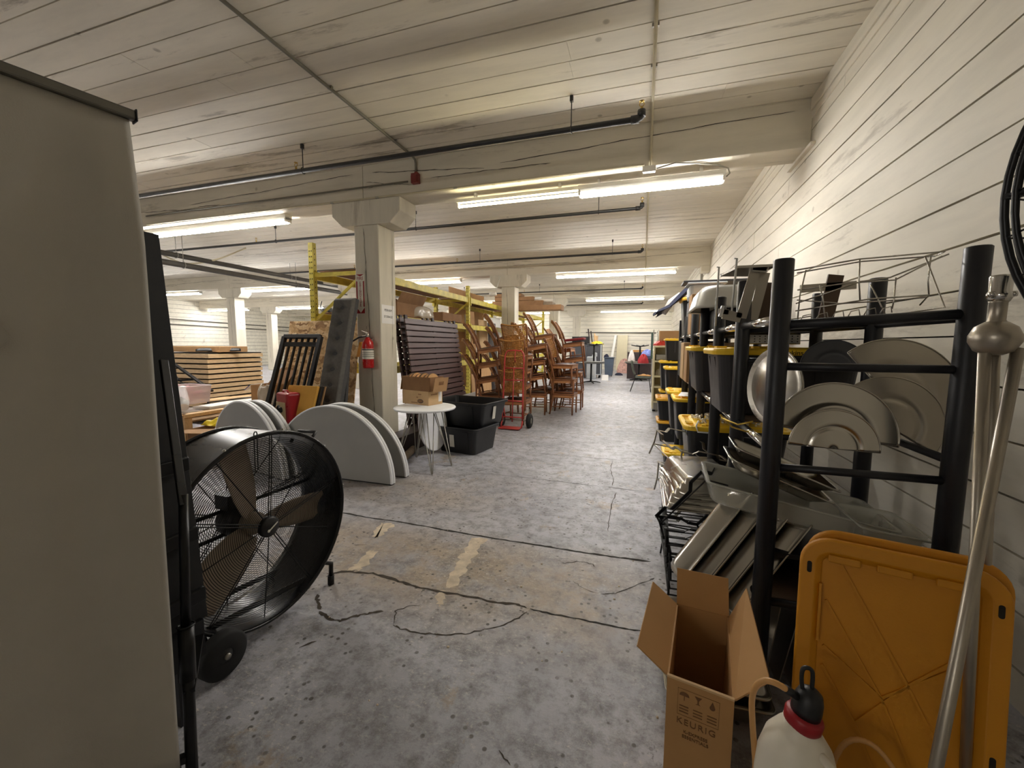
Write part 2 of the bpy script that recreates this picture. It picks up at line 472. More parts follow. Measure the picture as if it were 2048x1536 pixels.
# ================================================================ lights, pipes, conduits
def emitter(name, col, strength):
    s = NT(name); s.b.inputs['Base Color'].default_value = (.9, .9, .9, 1)
    s.b.inputs['Emission Color'].default_value = tuple(col)+(1,); s.b.inputs['Emission Strength'].default_value = strength
emitter('lamp_white', (1, .965, .925), 46)
emitter('lamp_far', (1, .965, .925), 17)
emitter('lamp_yellow', (1, .88, .55), 20)
plain('fixture_white', (235, 232, 222), .4, var=.03)
plain('pipe_black', (38, 38, 38), .4, var=.25, scale=10)
plain('pipe_main', (70, 66, 60), .5, var=.2)
plain('galv', (168, 165, 156), .38, .8, var=.1)
plain('conduit_paint', (196, 186, 158), .5, var=.08)
plain('conduit_grey', (128, 124, 112), .45, .3, var=.1)
plain('brass', (190, 160, 90), .3, .9)
plain('red_box', (128, 52, 46), .5, var=.15)
def strip_light(L, lamp='lamp_white', wide=True):
    t = thing('fluorescent_light', '', 'ceiling light')
    m = MB()
    m.prism([(-.062, .0), (-.05, -.03), (.05, -.03), (.062, .0), (.062, .045), (-.062, .045)] if wide else [(-.03, 0), (.03, 0), (.03, .04), (-.03, .04)], L, o=(-L/2, 0, .012), x=(0, 1, 0), y=(0, 0, 1))
    m.build('housing', 'fixture_white', t)
    if wide:
        prof = [(.052*math.cos(PI+PI*k/10), -.045*math.sin(PI*k/10)) for k in range(11)]
        m = MB().prism(prof, L-.06, o=(-L/2+.03, 0, -.02), x=(0, 1, 0), y=(0, 0, 1)); m.build('diffuser', lamp, t)
    else:
        MB().tube([(-L/2+.03, 0, -.03), (L/2-.03, 0, -.03)], .016, 10).build('tube', lamp, t)
    for sgn in (-1, 1):
        m = MB().box((sgn*(L/2-.014), 0, -.012), (.028, .118 if wide else .05, .075)); m.build('end_cap', 'fixture_white', t, bev=.006)
    return t
def hang(o, L):
    for x in (-L*.35, L*.35): MB().box((x, 0, .0885), (.03, .05, .06)).build('bracket', 'fixture_white', o)
LZ = 3.13
bays = [-.76, -6.43, -11.6, -16.6, -21.5]
ords = ['first', 'second', 'third', 'fourth']
pos = ['over the right aisle', 'over the yellow rack', 'above the flattened cartons', 'beyond the flattened cartons', 'by the left wall']
base = strip_light(2.95); used = False; far = None
for i, y in enumerate(BY):
    for j, x in enumerate(bays):
        if i == 0 and j in (0, 3, 4): continue
        if i == 3 and j > 3: continue
        lab = 'long white fluorescent light under the %s beam %s' % (ords[i], pos[j])
        if i == 0 and j == 1: lab = 'long bright tube light hung under the nearest beam, left of the big timber column'
        loc = (x, y+.19, BZ-.0575)
        if i == 3:
            if far is None: far = strip_light(2.95, 'lamp_far'); place(far, loc); tag(far, lab, 'ceiling light', 'fluorescent lights under the beams')
            else: dup(far, loc, (0, 0, 0), lab, 'fluorescent lights under the beams')
            continue
        if not used: place(base, loc); base['label'] = lab; base['group'] = 'fluorescent lights under the beams'; used = True
        else: dup(base, loc, (0, 0, 0), lab, 'fluorescent lights under the beams')
dup(base, (-5.2, -6.9, BZ-.0575), (0, 0, 0), 'long white fluorescent light added out of view at the near end of the room as front fill', 'fluorescent lights under the beams')  # unseen fixture added behind the camera to fill the front-facing surfaces
l1 = strip_light(1.5); place(l1, (-.005, BY[0]+.19, LZ)); hang(l1, 1.5)
tag(l1, 'bright short fluorescent light under the nearest beam, right half by the wall', 'ceiling light', 'fluorescent lights under the beams')
l2 = strip_light(1.56, 'lamp_yellow', False); place(l2, (-1.50, BY[0]+.19, LZ+.01)); hang(l2, 1.5)
tag(l2, 'thin bare yellowish tube light butting the bright one under the nearest beam', 'ceiling light', 'fluorescent lights under the beams')

# sprinkler branch pipes: a run with an upturned sprinkler at the end, hangers to the ceiling
def sprinkler_pipe(y, z, x0, x1, r, label, heads=()):
    t = thing('sprinkler_pipe', label, 'pipe', (x1, y, z), group='sprinkler pipes under the ceiling')
    MB().tube([(x0, y, z), (x1-.03, y, z), (x1-.008, y, z+.008), (x1, y, z+.03), (x1, y, z+.07)], r, 10).build('pipe', 'pipe_black', t, w=True)
    m = MB().tube([(x1-.09, y, z), (x1-.02, y, z)], r*1.35, 10).tube([(x1, y, z+.015), (x1, y, z+.07)], r*1.35, 10); m.build('elbow', 'pipe_black', t, w=True)
    for hx in (x1,)+tuple(heads):
        b = z+(.07 if hx == x1 else r)
        m = MB().tube([(hx, y, b), (hx, y, b+.03)], .012, 8).ring((hx, y, b+.05), .02, .004, (0, 1, 0), 14, 5)
        m.lathe([(0, 0), (.022, .0), (.022, .004), (0, .004)], 12, c=(hx, y, b+.072)); m.build('sprinkler_head', 'brass', t, w=True)
    x = x1-.62
    while x > max(x0, x1-9):
        m = MB().tube([(x, y, z), (x, y, CZ-.02)], .005, 6).ring((x, y, z), r+.006, .005, (1, 0, 0), 14, 5); m.box((x, y, CZ-.03), (.03, .03, .05)); m.build('hanger', 'pipe_black', t, w=True)
        x -= 3.1
PZ = 3.38
def py(px, pyy): return at(px, pyy, Z=PZ).y
prl = [('nearest black sprinkler pipe running along the front of the first beam', 1285, 237, .026), ('black sprinkler pipe in the first bay behind the near beam', 1283, 416, .024),
       ('thin black sprinkler pipe just before the second beam', 1281, 503.5, .024), ('thin black sprinkler pipe in the bay behind the second beam', 1281, 577, .022), ('farthest thin black sprinkler pipe near the far lights', 1281, 607, .022)]
for lab, a, b, r in prl:
    sprinkler_pipe(py(a, b), PZ, -10.2 if r < .026 else -7.5, -.08, r, lab, (-3.9,) if r > .025 else (-4.4, -7.4))
def main_pipe(x, z, r, lab):
    t = thing('sprinkler_main', lab, 'pipe', (x, 6, z), group='sprinkler mains')
    MB().tube([(x, 4.2, z), (x, 14.5, z)], r, 12).build('pipe', 'pipe_main', t, w=True)
    for y in (6.4, 9.4, 12.4):
        MB().ring((x, y, z), r+.008, .008, (0, 1, 0), 16, 5).tube([(x, y, z+r), (x, y, CZ-.01)], .006, 6).build('hanger', 'galv', t, w=True)
    return t
main_pipe(-9.62, 3.27, .055, 'thick dark sprinkler main running toward the far wall, higher of two')
main_pipe(-9.42, 3.05, .06, 'thick dark sprinkler main running toward the far wall, lower of two')
# conduits
def conduit(name, label, pts, r, mat, clips=()):
    t = thing(name, label, 'conduit', pts[0], group='electrical conduits')
    MB().tube(pts, r, 8).build('pipe', mat, t, w=True)
    for c in clips:
        m = MB().box(c, (.05, .02, .022)); m.build('clip', 'galv', t, w=True)
    return t
cx = -2.73
conduit('conduit', 'grey conduit crossing the ceiling to the red box on the beam', [(cx, -1, CZ-.02), (cx, 4.58, CZ-.02), (cx, 4.63, CZ-.04), (cx, 4.645, CZ-.08), (cx, 4.645, 3.50)], .014, 'conduit_grey', [(cx, 2.1, CZ-.012), (cx, 3.2, CZ-.012), (cx, 4.2, CZ-.012)])
conduit('conduit', 'pale painted conduit running along the ceiling and over the beams beside the right lights', [(.01, -2, CZ-.02), (.01, 4.58, CZ-.02), (.01, 4.64, CZ-.05), (.01, 4.645, CZ-.1), (.01, 4.645, BZ-.05)], .013, 'conduit_paint', [(.01, 3.3, CZ-.012), (.01, 3.75, CZ-.012)])
conduit('conduit', 'pale painted conduit on the ceiling of the second bay', [(0, 5.05, CZ-.02), (0, 10.55, CZ-.02), (0, 10.59, CZ-.05), (0, 10.59, BZ-.04)], .013, 'conduit_paint')
conduit('conduit', 'pale conduit dropping past the second beam to the third beam light', [(0, 11, CZ-.02), (0, 16.5, CZ-.02), (0, 16.54, CZ-.05), (0, 16.54, BZ-.04)], .013, 'conduit_paint')
conduit('conduit', 'thin conduit along the lower edge of the nearest beam', [(-7.6, 4.652, 3.27), (-4.1, 4.652, 3.262), (-.05, 4.652, 3.262)], .011, 'conduit_paint', [(-4, 4.652, 3.26), (-3.3, 4.652, 3.26), (-2.2, 4.652, 3.26)])
conduit('conduit', 'thin grey conduit running left from the red box on the nearest beam', [(-7.6, 4.65, 3.40), (-2.85, 4.65, 3.405)], .011, 'conduit_grey', [(-5, 4.652, 3.40), (-3.4, 4.652, 3.40)])
# junction box and flexible whip over the bright light
t = thing('junction_box', 'white junction box on the beam edge above the bright light', 'junction box', (0, 4.63, 3.2))
MB().box((0, 4.62, 3.195), (.12, .06, .05)).build('box', 'fixture_white', t, w=True, bev=.005)
MB().box((0, 4.588, 3.195), (.13, .004, .06)).build('cover', 'fixture_white', t, w=True)
tag(MB().tube([(.07, 4.60, 3.19), (.25, 4.63, 3.236), (.45, 4.70, 3.238), (.66, 4.80, 3.234), (.77, 4.85, 3.21), (.79, 4.857, 3.16), (.76, 4.857, 3.13)], .008, 8).build('flexible_conduit', 'galv'), 'curved flexible conduit feeding the right end of the bright light', 'conduit')
# red notification device
t = thing('alarm_box', 'small dark red alarm box on the front of the nearest beam', 'fire alarm', (cx, 4.66, 3.42))
MB().box((cx, 4.635, 3.42), (.10, .06, .12)).build('back_box', 'red_box', t, w=True, bev=.006)
MB().box((cx, 4.597, 3.41), (.085, .018, .075)).build('cover', 'red_box', t, w=True, bev=.006)
MB().tube([(cx, 4.645, 3.475), (cx, 4.645, 3.50)], .02, 8).build('hub', 'red_box', t, w=True)

# wall pipes and loose cables far off
conduit('wall_pipe', 'thin dark pipe running level across the plank wall at the far end', [at(1172, 665, Y=23.95), at(1312, 666, Y=23.95)], .022, 'pipe_main')
conduit('wall_cable', 'upper dark cable along the left plank wall beyond the cartons', [(LEFTX+.05, 9, 2.75), (LEFTX+.05, 16, 2.6), (LEFTX+.05, 23.5, 2.45)], .022, 'pipe_main')
conduit('wall_cable', 'lower dark cable along the left plank wall beyond the cartons', [(LEFTX+.05, 9, 2.45), (LEFTX+.05, 15, 2.36), (LEFTX+.05, 23.5, 2.2)], .022, 'pipe_main')
conduit('loose_cable', 'pale loose cable looping under the ceiling between the sprinkler pipes', smooth([at(322, 508, Y=6.2), at(370, 527, Y=6.6), at(430, 520, Y=7.2), at(492, 496, Y=7.6)]), .018, 'conduit_paint')
# ================================================================ left foreground: banner, black panel, pole, drum fan
plain('banner_cloth', (188, 184, 174), .75, var=.03, bump=.15, bscale=300)
plain('rail_alu', (120, 118, 112), .35, .85)
plain('black_plastic', (26, 26, 27), .45, var=.2)
plain('black_steel', (22, 22, 23), .35, .3, var=.3)
plain('black_gloss', (30, 30, 31), .27, .2, var=.04, scale=1.5)
plain('black_matte', (14, 14, 15), .7, var=.3)
plain('rubber', (24, 24, 24), .75, var=.2)
plain('worn_steel', (150, 146, 138), .4, .9, var=.2)
plain('blade_grey', (188, 174, 154), .45, .2, var=.12)
plain('banner_print', (174, 170, 160), .75, var=.03)

bt, bb = V((-1.345, .80, 2.0)), V((-1.385, .80, .085)); bd = V((-.20, -.83, 0)).normalized()
t = thing('rollup_banner', 'tall off-white roll-up banner seen from its plain back, grey rail on top', 'banner stand', (-1.39, .78, 0))
m = MB(); W = .85
def banner_pt(u, v):
    p = bt.lerp(bb, v)+bd*(W*u); nrm = V((.97, -.23, 0))
    curl = .050*math.exp(-(u/.07)**2)*min(1, v*6)-.026*math.exp(-((u-.17)/.07)**2)*min(1, v*5)+.012*math.sin(u*9+v*2)*min(1, v*4)
    curl += .02*math.exp(-((u-.08+.05*v)/.02)**2)*max(0, 1-abs(v-.12)/.12)*.5
    return p+nrm*curl
m.grid(banner_pt, 60, 40)
m.build('fabric', 'banner_cloth', t, w=True, solid=.0012)
m = MB().bar(bt+V((.004, .012, .012)), bt+bd*(W+.01)+V((0, 0, .012)), .028, .026); m.build('top_rail', 'rail_alu', t, w=True, bev=.005)
m = MB().bar(bt+V((.004, .014, .012)), bt+V((.003, .010, .012)), .034, .032); m.build('rail_cap', 'black_plastic', t, w=True, bev=.004)
m = MB().bar(bb+V((0, .015, -.04)), bb+bd*(W+.02)+V((0, 0, -.04)), .10, .085); m.build('base', 'rail_alu', t, w=True, bev=.02)
m = MB().tube([bb+bd*.42+V((-.05, .01, -.02)), bt+bd*.42+V((-.035, .01, 0))], .010, 8); m.build('support_pole', 'rail_alu', t, w=True)
nb = bd.cross(V((0, 0, 1))).normalized()
nb = nb if nb.x > 0 else -nb
for k, (txt, vz, uu) in enumerate((('go', .19, .42), ('ola', .30, .40))):
    o = bt.lerp(bb, vz)+bd*(W*uu)+V((.97, -.23, 0))*.018
    # reversed print just showing through the cloth
    words(txt, .16, 'banner_print', 'show_through_print', t, o, bd, V((0, 0, 1)), .0003)

# black ribbed panel standing behind the banner
pb, pt_ = -1.555, -1.665
t = thing('divider_board', 'tall black panel with cross ribs standing between the banner and the drum fan', 'panel', (-1.6, .75, 0))
def ppt(y, z): return V((pb+(pt_-pb)*(z-.37)/1.41, y, z))
y0, y1 = .30, 1.055
m = MB().slab([ppt(y0, .36), ppt(y1, .36), ppt(y1, 1.785), ppt(y0, 1.785)], -.02); m.build('sheet', 'black_matte', t, w=True, bev=.002)
for z in (.47, .70, .96):
    m = MB().bar(ppt(y0, z)+V((.028, 0, 0)), ppt(y1-.02, z)+V((.028, 0, 0)), .022, .05); m.build('rib', 'black_steel', t, w=True, bev=.004)
m = MB().bar(ppt(y0+.02, .3)+V((-.01, 0, .0)), ppt(y1-.03, .3)+V((-.01, 0, 0)), .05, .14); m.build('bottom_rail', 'black_steel', t, w=True)
for y in (y0+.08, y1-.10):
    m = MB().bar((pb-.02, y, 0), (pb-.02, y, .38), .035, .035); m.build('leg', 'black_steel', t, w=True)
m = MB().tube([ppt(.80, 1.32)+V((.012, 0, 0)), ppt(.83, 1.27)+V((.035, 0, 0)), ppt(.93, 1.285)+V((.03, 0, 0)), ppt(.955, 1.33)+V((.02, 0, 0))], .005, 6); m.build('wire_hook', 'black_steel', t, w=True)

# black pole stand leaning in front of the panel
t = thing('black_pole_stand', 'black steel pole stand leaning beside the banner edge, sleeve collar halfway up', 'stand', (-1.31, .80, 0))
q0, q1, q2, q3 = V((-1.315, .81, 0)), V((-1.362, .855, .50)), V((-1.43, .92, .90)), V((-1.60, .985, 1.34))
MB().tube([q0, q0.lerp(q1, .98)], .0165, 12).build('lower_tube', 'black_steel', t, w=True)
MB().tube([q0.lerp(q1, .66), q1], .022, 14).ring(q1, .0225, .003, (q1-q0), 18, 6).build('collar', 'black_steel', t, w=True)
MB().tube([q1, q2], .014, 12).build('upper_tube', 'black_steel', t, w=True)
MB().bar(q2+V((.012, -.01, -.03)), q3+V((.02, 0, 0)), .026, .012, (1, 0, 0)).build('tilted_bar', 'black_gloss', t, w=True, bev=.002)
MB().bar((-1.33, .815, .09), (-1.55, .58, .10), .022, .022).bar((-1.42, .72, .095), (-1.52, .80, .05), .02).build('foot_brace', 'black_steel', t, w=True)
MB().bar((-1.33, .83, .30), (-1.50, .98, .34), .03, .012).build('side_bracket', 'black_steel', t, w=True)

# ---- big drum fan
FC = V((-1.66, 1.445, .525)); FR = .455; a = math.radians(-3.1)
fn = V((math.cos(a), math.sin(a), 0)); fu = V((-math.sin(a), math.cos(a), 0)); fz = V((0, 0, 1)); FD = .30
t = thing('drum_fan', 'large round black drum fan on two wheels with grey blades behind a wire grille', 'fan', (-1.8, 1.45, 0))
def ring_pts(r, off, n=64): return [FC+fn*off+(fu*math.cos(2*PI*k/n)+fz*math.sin(2*PI*k/n))*r for k in range(n)]
m = MB()
m.lathe([(FR-.012, 0), (FR-.002, .004), (FR, 0), (FR-.004, -.03), (FR-.006, -FD+.03), (FR-.002, -FD), (FR-.012, -FD-.004), (FR-.014, -FD+.03), (FR-.016, -.03), (FR-.012, 0)], 72, c=FC, axis=fn)
m.build('drum', 'black_gloss', t, w=True)
m = MB().tube(ring_pts(FR, .0), .008, 8, closed=True); m.build('front_rim', 'black_gloss', t, w=True)
m = MB().tube(ring_pts(FR-.002, -FD), .008, 8, closed=True); m.build('rear_rim', 'black_gloss', t, w=True)
def grille(off, bulge, rings, sgn, hubr, spokes):
    m = MB()
    dep = lambda r: off+sgn*bulge*(1-(r/FR)**2)
    for k in range(rings):
        r = hubr+(FR-.03-hubr)*(k+1)/rings
        m.tube(ring_pts(r, dep(r), 56), .0014, 4, closed=True)
    for k in range(spokes):
        an = 2*PI*(k+.35)/spokes; d = fu*math.cos(an)+fz*math.sin(an); s_ = fu*-math.sin(an)+fz*math.cos(an)
        for ds in ((-.006, .006) if k % 2 == 0 else (0,)):
            pts = [FC+fn*dep(r)+d*r+s_*ds for r in [hubr+(FR-.012-hubr)*j/8 for j in range(9)]]
            m.tube(pts, .0026, 5)
    return m
grille(-.03, .012, 42, 1, .05, 10).build('front_grille', 'black_steel', t, w=True)
grille(-FD+.015, .03, 34, -1, .06, 10).build('rear_grille', 'black_steel', t, w=True)
HB = FC+fn*-.045
m = MB().lathe([(0, .028), (.042, .026), (.05, .018), (.05, 0)], 28, c=FC+fn*-.03, axis=fn); m.build('grille_badge', 'black_plastic', t, w=True)
m = MB().bar(FC+fn*.0005+fu*-.012+fz*-.012, FC+fn*.0005+fu*.032+fz*.014, .006, .002, fn); m.lathe([(0, .002), (.007, .0015), (.007, 0)], 12, c=FC+fn*-.001+fu*-.016+fz*-.014, axis=fn)
m.build('badge_mark', 'fixture_white', t, w=True)
def blade(ang):
    m = MB(); d = fu*math.cos(ang)+fz*math.sin(ang); s_ = fu*-math.sin(ang)+fz*math.cos(ang)
    prof = [(.05, -.045, .05), (.10, -.07, .075), (.18, -.088, .09), (.30, -.095, .092), (.385, -.09, .085), (.405, -.06, .06)]
    for k in (0, 1):
        pass
    def f(u, v):
        i = min(int(u*5), 4); q = u*5-i; A, B = prof[i], prof[i+1]
        r = A[0]+(B[0]-A[0])*q; lo = A[1]+(B[1]-A[1])*q; hi = A[2]+(B[2]-A[2])*q
        w_ = lo+(hi-lo)*v; tw = math.radians(30-14*u)
        return FC+fn*(-.115)+d*r+(s_*math.cos(tw)+fn*math.sin(tw))*w_+fn*(-.018*math.sin(v*PI))
    m.grid(f, 15, 8)
    m.build('blade', 'blade_grey', t, w=True, solid=.004)
for an in (103, -7, 222): blade(math.radians(an))
m = MB().lathe([(0, .03), (.04, .028), (.055, 0), (.05, -.05), (0, -.05)], 24, c=FC+fn*-.11, axis=fn); m.build('blade_hub', 'blade_grey', t, w=True)
m = MB().lathe([(0, 0), (.06, -.002), (.075, -.02), (.08, -.11), (.07, -.13), (0, -.135)], 26, c=FC+fn*-.165, axis=fn)
m.box(FC+fn*-.24+fz*.11+fu*-.02, (.09, .10, .07), (0, 0, a)); m.build('motor', 'black_plastic', t, w=True)
for dz in (-.06, .06):
    m = MB().tube([FC+fn*-.26+fu*(FR-.02)+fz*dz, FC+fn*-.26-fu*(FR-.02)+fz*dz], .010, 8); m.build('motor_bar', 'black_steel', t, w=True)
for k in range(10):
    an = 2*PI*(k+.2)/10; p = FC+fn*-.004+(fu*math.cos(an)+fz*math.sin(an))*(FR+.003)
    MB().lathe([(0, .012), (.007, .010), (.007, 0)], 8, c=p, axis=(fu*math.cos(an)+fz*math.sin(an))).build('clip_bolt', 'worn_steel', t, w=True)
p = FC+fz*FR+fu*-.06
MB().tube([p+V((0, -.007, -.16)), p+V((.004, -.008, -.01)), p+V((.004, -.008, .012)), p+V((.004, -.004, .02)), p+V((.004, .004, .02)), p+V((.004, .008, .012)), p+V((0, .007, -.16))], .0025, 6).build('grille_clip', 'black_steel', t, w=True)
p = FC+fn*-.16+fu*.30+fz*.37
MB().tube([p+V((0,-.04,-.03)), p+V((0, .02, .02)), p+V((.11, .025, .02)), p+V((.11, -.01, -.01))], .009, 8).build('handle', 'black_plastic', t, w=True)
# base: two wheels on the near side, a bent foot on the far side
ax = FC+fu*-.27; 
for off, nm in ((.035, 0), (-FD-.02, 1)):
    c = FC+fn*off+fu*-.285; c.z = .098
    MB().lathe([(.03, -.028), (.085, -.03), (.097, -.018), (.097, .018), (.085, .03), (.03, .028)], 32, c=c, axis=fn).build('wheel', 'rubber', t, w=True)
    MB().lathe([(0, .034), (.014, .034), (.018, .03), (.046, .022), (.06, .028), (.06, -.028), (0, -.03)], 24, c=c, axis=fn).build('wheel_hub', 'black_plastic', t, w=True)
    MB().lathe([(0, .042), (.013, .040), (.013, .03)], 14, c=c, axis=fn).build('axle_cap', 'worn_steel', t, w=True)
c0 = FC+fn*-FD+fu*-.285; c1 = FC+fu*-.285; c0.z = c1.z = .098
MB().tube([c0, c1], .012, 10).build('axle', 'black_steel', t, w=True)
for off in (-.05, -FD+.04):
    f0 = FC+fn*off
    MB().tube([f0+fu*-.285+fz*(.098-.525), f0+fu*-.30+fz*-.34, f0+fu*.27+fz*-.40, f0+fu*.33+fz*-.36, f0+fu*.40+fz*-.40, f0+fu*.395+fz*-.505], .013, 8).build('base_tube', 'black_steel', t, w=True)
    MB().tube([f0+fu*.396+fz*-.47, f0+fu*.394+fz*-.523], .018, 10).build('rubber_foot', 'rubber', t, w=True)
# ================================================================ left middle: folded tables, crate, cartons, boards by the column
plain('table_grey', (162, 162, 160), .5, var=.05, scale=3, bump=.1, bscale=200)
plain('table_white', (244, 246, 250), .4, var=.03)
plain('speckled', (160, 165, 158), .6, var=.6, scale=60)
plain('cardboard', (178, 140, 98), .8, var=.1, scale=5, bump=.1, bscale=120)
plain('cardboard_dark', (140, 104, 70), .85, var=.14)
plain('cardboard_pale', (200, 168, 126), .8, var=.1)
plain('carton_edge', (220, 190, 150), .85, var=.14, scale=10, stretch=(1, 1, 4))
plain('pine', (206, 168, 120), .6, var=.16, scale=5, stretch=(1, 8, 8), bump=.1)
plain('pallet_wood', (150, 122, 88), .8, var=.25, scale=6)
plain('black_paint', (24, 24, 26), .5, var=.2)
plain('yellow_board', (216, 164, 72), .7, var=.06)
plain('red_plastic', (150, 18, 30), .3, var=.1)
plain('cream_label', (214, 190, 150), .7, var=.1)
plain('grey_fabric', (104, 102, 99), .9, var=.12, scale=30, bump=.3, bscale=400)
plain('grey_fabric_dark', (84, 84, 86), .9, var=.12, scale=30, bump=.3, bscale=400)
plain('white_sheet', (228, 228, 224), .5, var=.04)
plain('yellow_bag', (224, 196, 40), .45, var=.12)
plain('clear_plastic', (236, 226, 226), .25, var=.05, alpha=.45)
plain('bag_film', (226, 218, 204), .2, var=.1, alpha=.42)
plain('pink_stuff', (206, 132, 136), .6, var=.3, scale=14)
plain('blue_print', (62, 66, 150), .6)
plain('ext_red', (186, 24, 26), .28, var=.05, coat=.4)
plain('tag_orange', (240, 160, 50), .6, var=.04)
plain('label_white', (226, 222, 210), .55, var=.05)
plain('sign_red', (150, 18, 24), .45, var=.05)
plain('paper', (234, 233, 232), .7, var=.02)
plain('ink', (60, 58, 58), .7)
plain('ink_red', (150, 40, 36), .7)
plain('chrome', (205, 203, 198), .14, 1, var=.06)
def osb():
    s = NT('osb'); v = s.coord()
    n = s.add('ShaderNodeTexVoronoi', i_Scale=30.0, i_Randomness=1.0); n.voronoi_dimensions = '3D'
    mp = s.coord((.55, 1, 1)); d = s.add('ShaderNodeTexNoise', i_Scale=5.0, i_Detail=2.0); s.link(v, d.inputs['Vector'])
    av = s.mix(.14, mp, d.outputs['Color']); s.link(av, n.inputs['Vector'])
    sep = s.add('ShaderNodeSeparateColor'); s.link(n.outputs['Color'], sep.inputs[0])
    c = s.ramp(sep.outputs[0], (.0, lin(140, 98, 56)), (.3, lin(206, 164, 110)), (.7, lin(230, 194, 142)), (1, lin(246, 220, 172)))
    s.base(s.mix(s.ramp(s.noise(v, 40, 3), (.4, 0), (.8, .4)), c, lin(140, 100, 60))); s.rough(.7); s.bump(sep.outputs[1], .3, .003)
osb()

# ---- folded round tables standing on their flat edge
def half_table(name, label, R_, end, ang, lean=0, group=None, inner=None):
    """end: floor point of the right-hand end of the flat edge; ang: direction of the edge from there"""
    t = thing(name, label, 'folding table', end, (0, 0, ang), group)
    rot = Matrix.Rotation(lean, 4, 'X')
    N = 48
    half = lambda r: [(R_+r*math.cos(PI*k/N), max(.0, r*math.sin(PI*k/N))+.012) for k in range(N+1)]
    for i, y in enumerate((0, .037)):
        m = MB().prism(half(R_-.012), .028, o=(0, y+.001, 0), x=(1, 0, 0), y=(0, 0, 1)); m.bm.transform(rot)
        m.build('table_leaf', inner if (inner and i == 0) else 'table_grey', t)
        # rounded white edge band
        pts = [(R_+(R_-.012)*math.cos(PI*k/N), y+-.014+.001, (R_-.012)*math.sin(PI*k/N)+.012) for k in range(N+1)]
        m = MB()
        prof = [(-.006, -.0155), (.007, -.0155), (.012, -.010), (.012, .010), (.007, .0155), (-.006, .0155)]
        rings = []
        for k in range(N+1):
            an = PI*k/N
            rings.append([m.bm.verts.new((R_+(R_-.012+a_)*math.cos(an), y-.014+b_+.001, (R_-.012+a_)*math.sin(an)+.012)) for a_, b_ in prof])
        for A, B in zip(rings, rings[1:]):
            for k in range(6): f = m.bm.faces.new((A[k], A[(k+1) % 6], B[(k+1) % 6], B[k])); f.smooth = True
        m.bm.transform(rot); m.build('edge_band', 'table_white', t)
    m = MB().box((R_, .003, .007), (2*R_-.02, .06, .014)); m.bm.transform(rot); m.build('hinge_edge', 'black_paint', t)
    return t
gt = 'round folding tables folded in half'
half_table('folding_table', 'grey half-round folded table nearest the aisle, standing on its flat edge', .750, (-2.318, 3.425, 0), PI, math.radians(2), gt)
half_table('folding_table', 'grey half-round folded table standing just behind the one nearest the aisle', .750, (-2.315, 3.68, 0), PI, math.radians(-3), gt)
half_table('folding_table', 'pale folded round table right behind the drum fan', .755, (-3.44, 3.20, 0), PI-math.radians(14), math.radians(-1), gt)
half_table('folding_table', 'folded round table with a speckled underside behind the pale one by the fan', .750, (-3.37, 3.305, 0), PI-math.radians(14), math.radians(-1), gt, inner='speckled')

# ---- timber crate full of boards
t = thing('timber_crate', 'open pine timber crate frame heaped with flat boards behind the fan', 'crate', (-5.85, 4.2, 0))
for (p, q) in (((-5.3, 3.46, .51), (-5.3, 4.95, .51)), ((-6.4, 3.46, .51), (-6.4, 4.95, .51)), ((-5.28, 3.47, .51), (-6.42, 3.47, .51)), ((-5.28, 4.94, .51), (-6.42, 4.94, .51))):
    MB().bar(p, q, .04 if p[0] == q[0] else .11, .11 if p[0] == q[0] else .04, (0, 0, 1) if p[0] != q[0] else (1, 0, 0)).build('top_rail', 'pine', t, w=True, bev=.003)
for x in (-5.33, -6.37):
    for y in (3.52, 4.9): MB().box((x, y, .25), (.09, .09, .5)).build('corner_post', 'pine', t, w=True, bev=.003)
for i, z in enumerate((.12, .28)):
    MB().box((-5.312, 4.2, z), (.02, 1.4, .10)).build('side_board', 'pine', t, w=True)
MB().box((-5.85, 4.2, .42), (1.0, 1.34, .02)).build('deck', 'pallet_wood', t, w=True)
gb = 'white boards heaped in the timber crate'
for i, (x, y, z, lx, ly, rz, mt, lab) in enumerate((
    (-5.8, 4.15, .447, .5, 1.3, .06, 'cardboard', 'flat cardboard sheet at the bottom of the heap in the timber crate'),
    (-5.75, 4.30, .488, .40, 1.1, -.10, 'white_sheet', 'long white board lying lengthwise in the timber crate'),
    (-5.72, 4.42, .526, .26, 1.0, .16, 'white_sheet', 'narrow white shelf board on top of the heap in the timber crate'),
    (-5.98, 4.36, .56, .2, 1.05, -.2, 'cardboard_pale', 'pale brown strip of board across the top of the crate heap'))):
    tag(MB().box((x, y, z), (lx, ly, .03), (.0, 0, rz)).build('board', mt, bev=.003), lab, 'board', gb)
tag(MB().tube([(-5.55, 3.95, .60), (-5.62, 4.85, .585)], .009, 8).build('metal_rod', 'black_steel'), 'thin dark rod lying on the boards in the timber crate', 'rod')
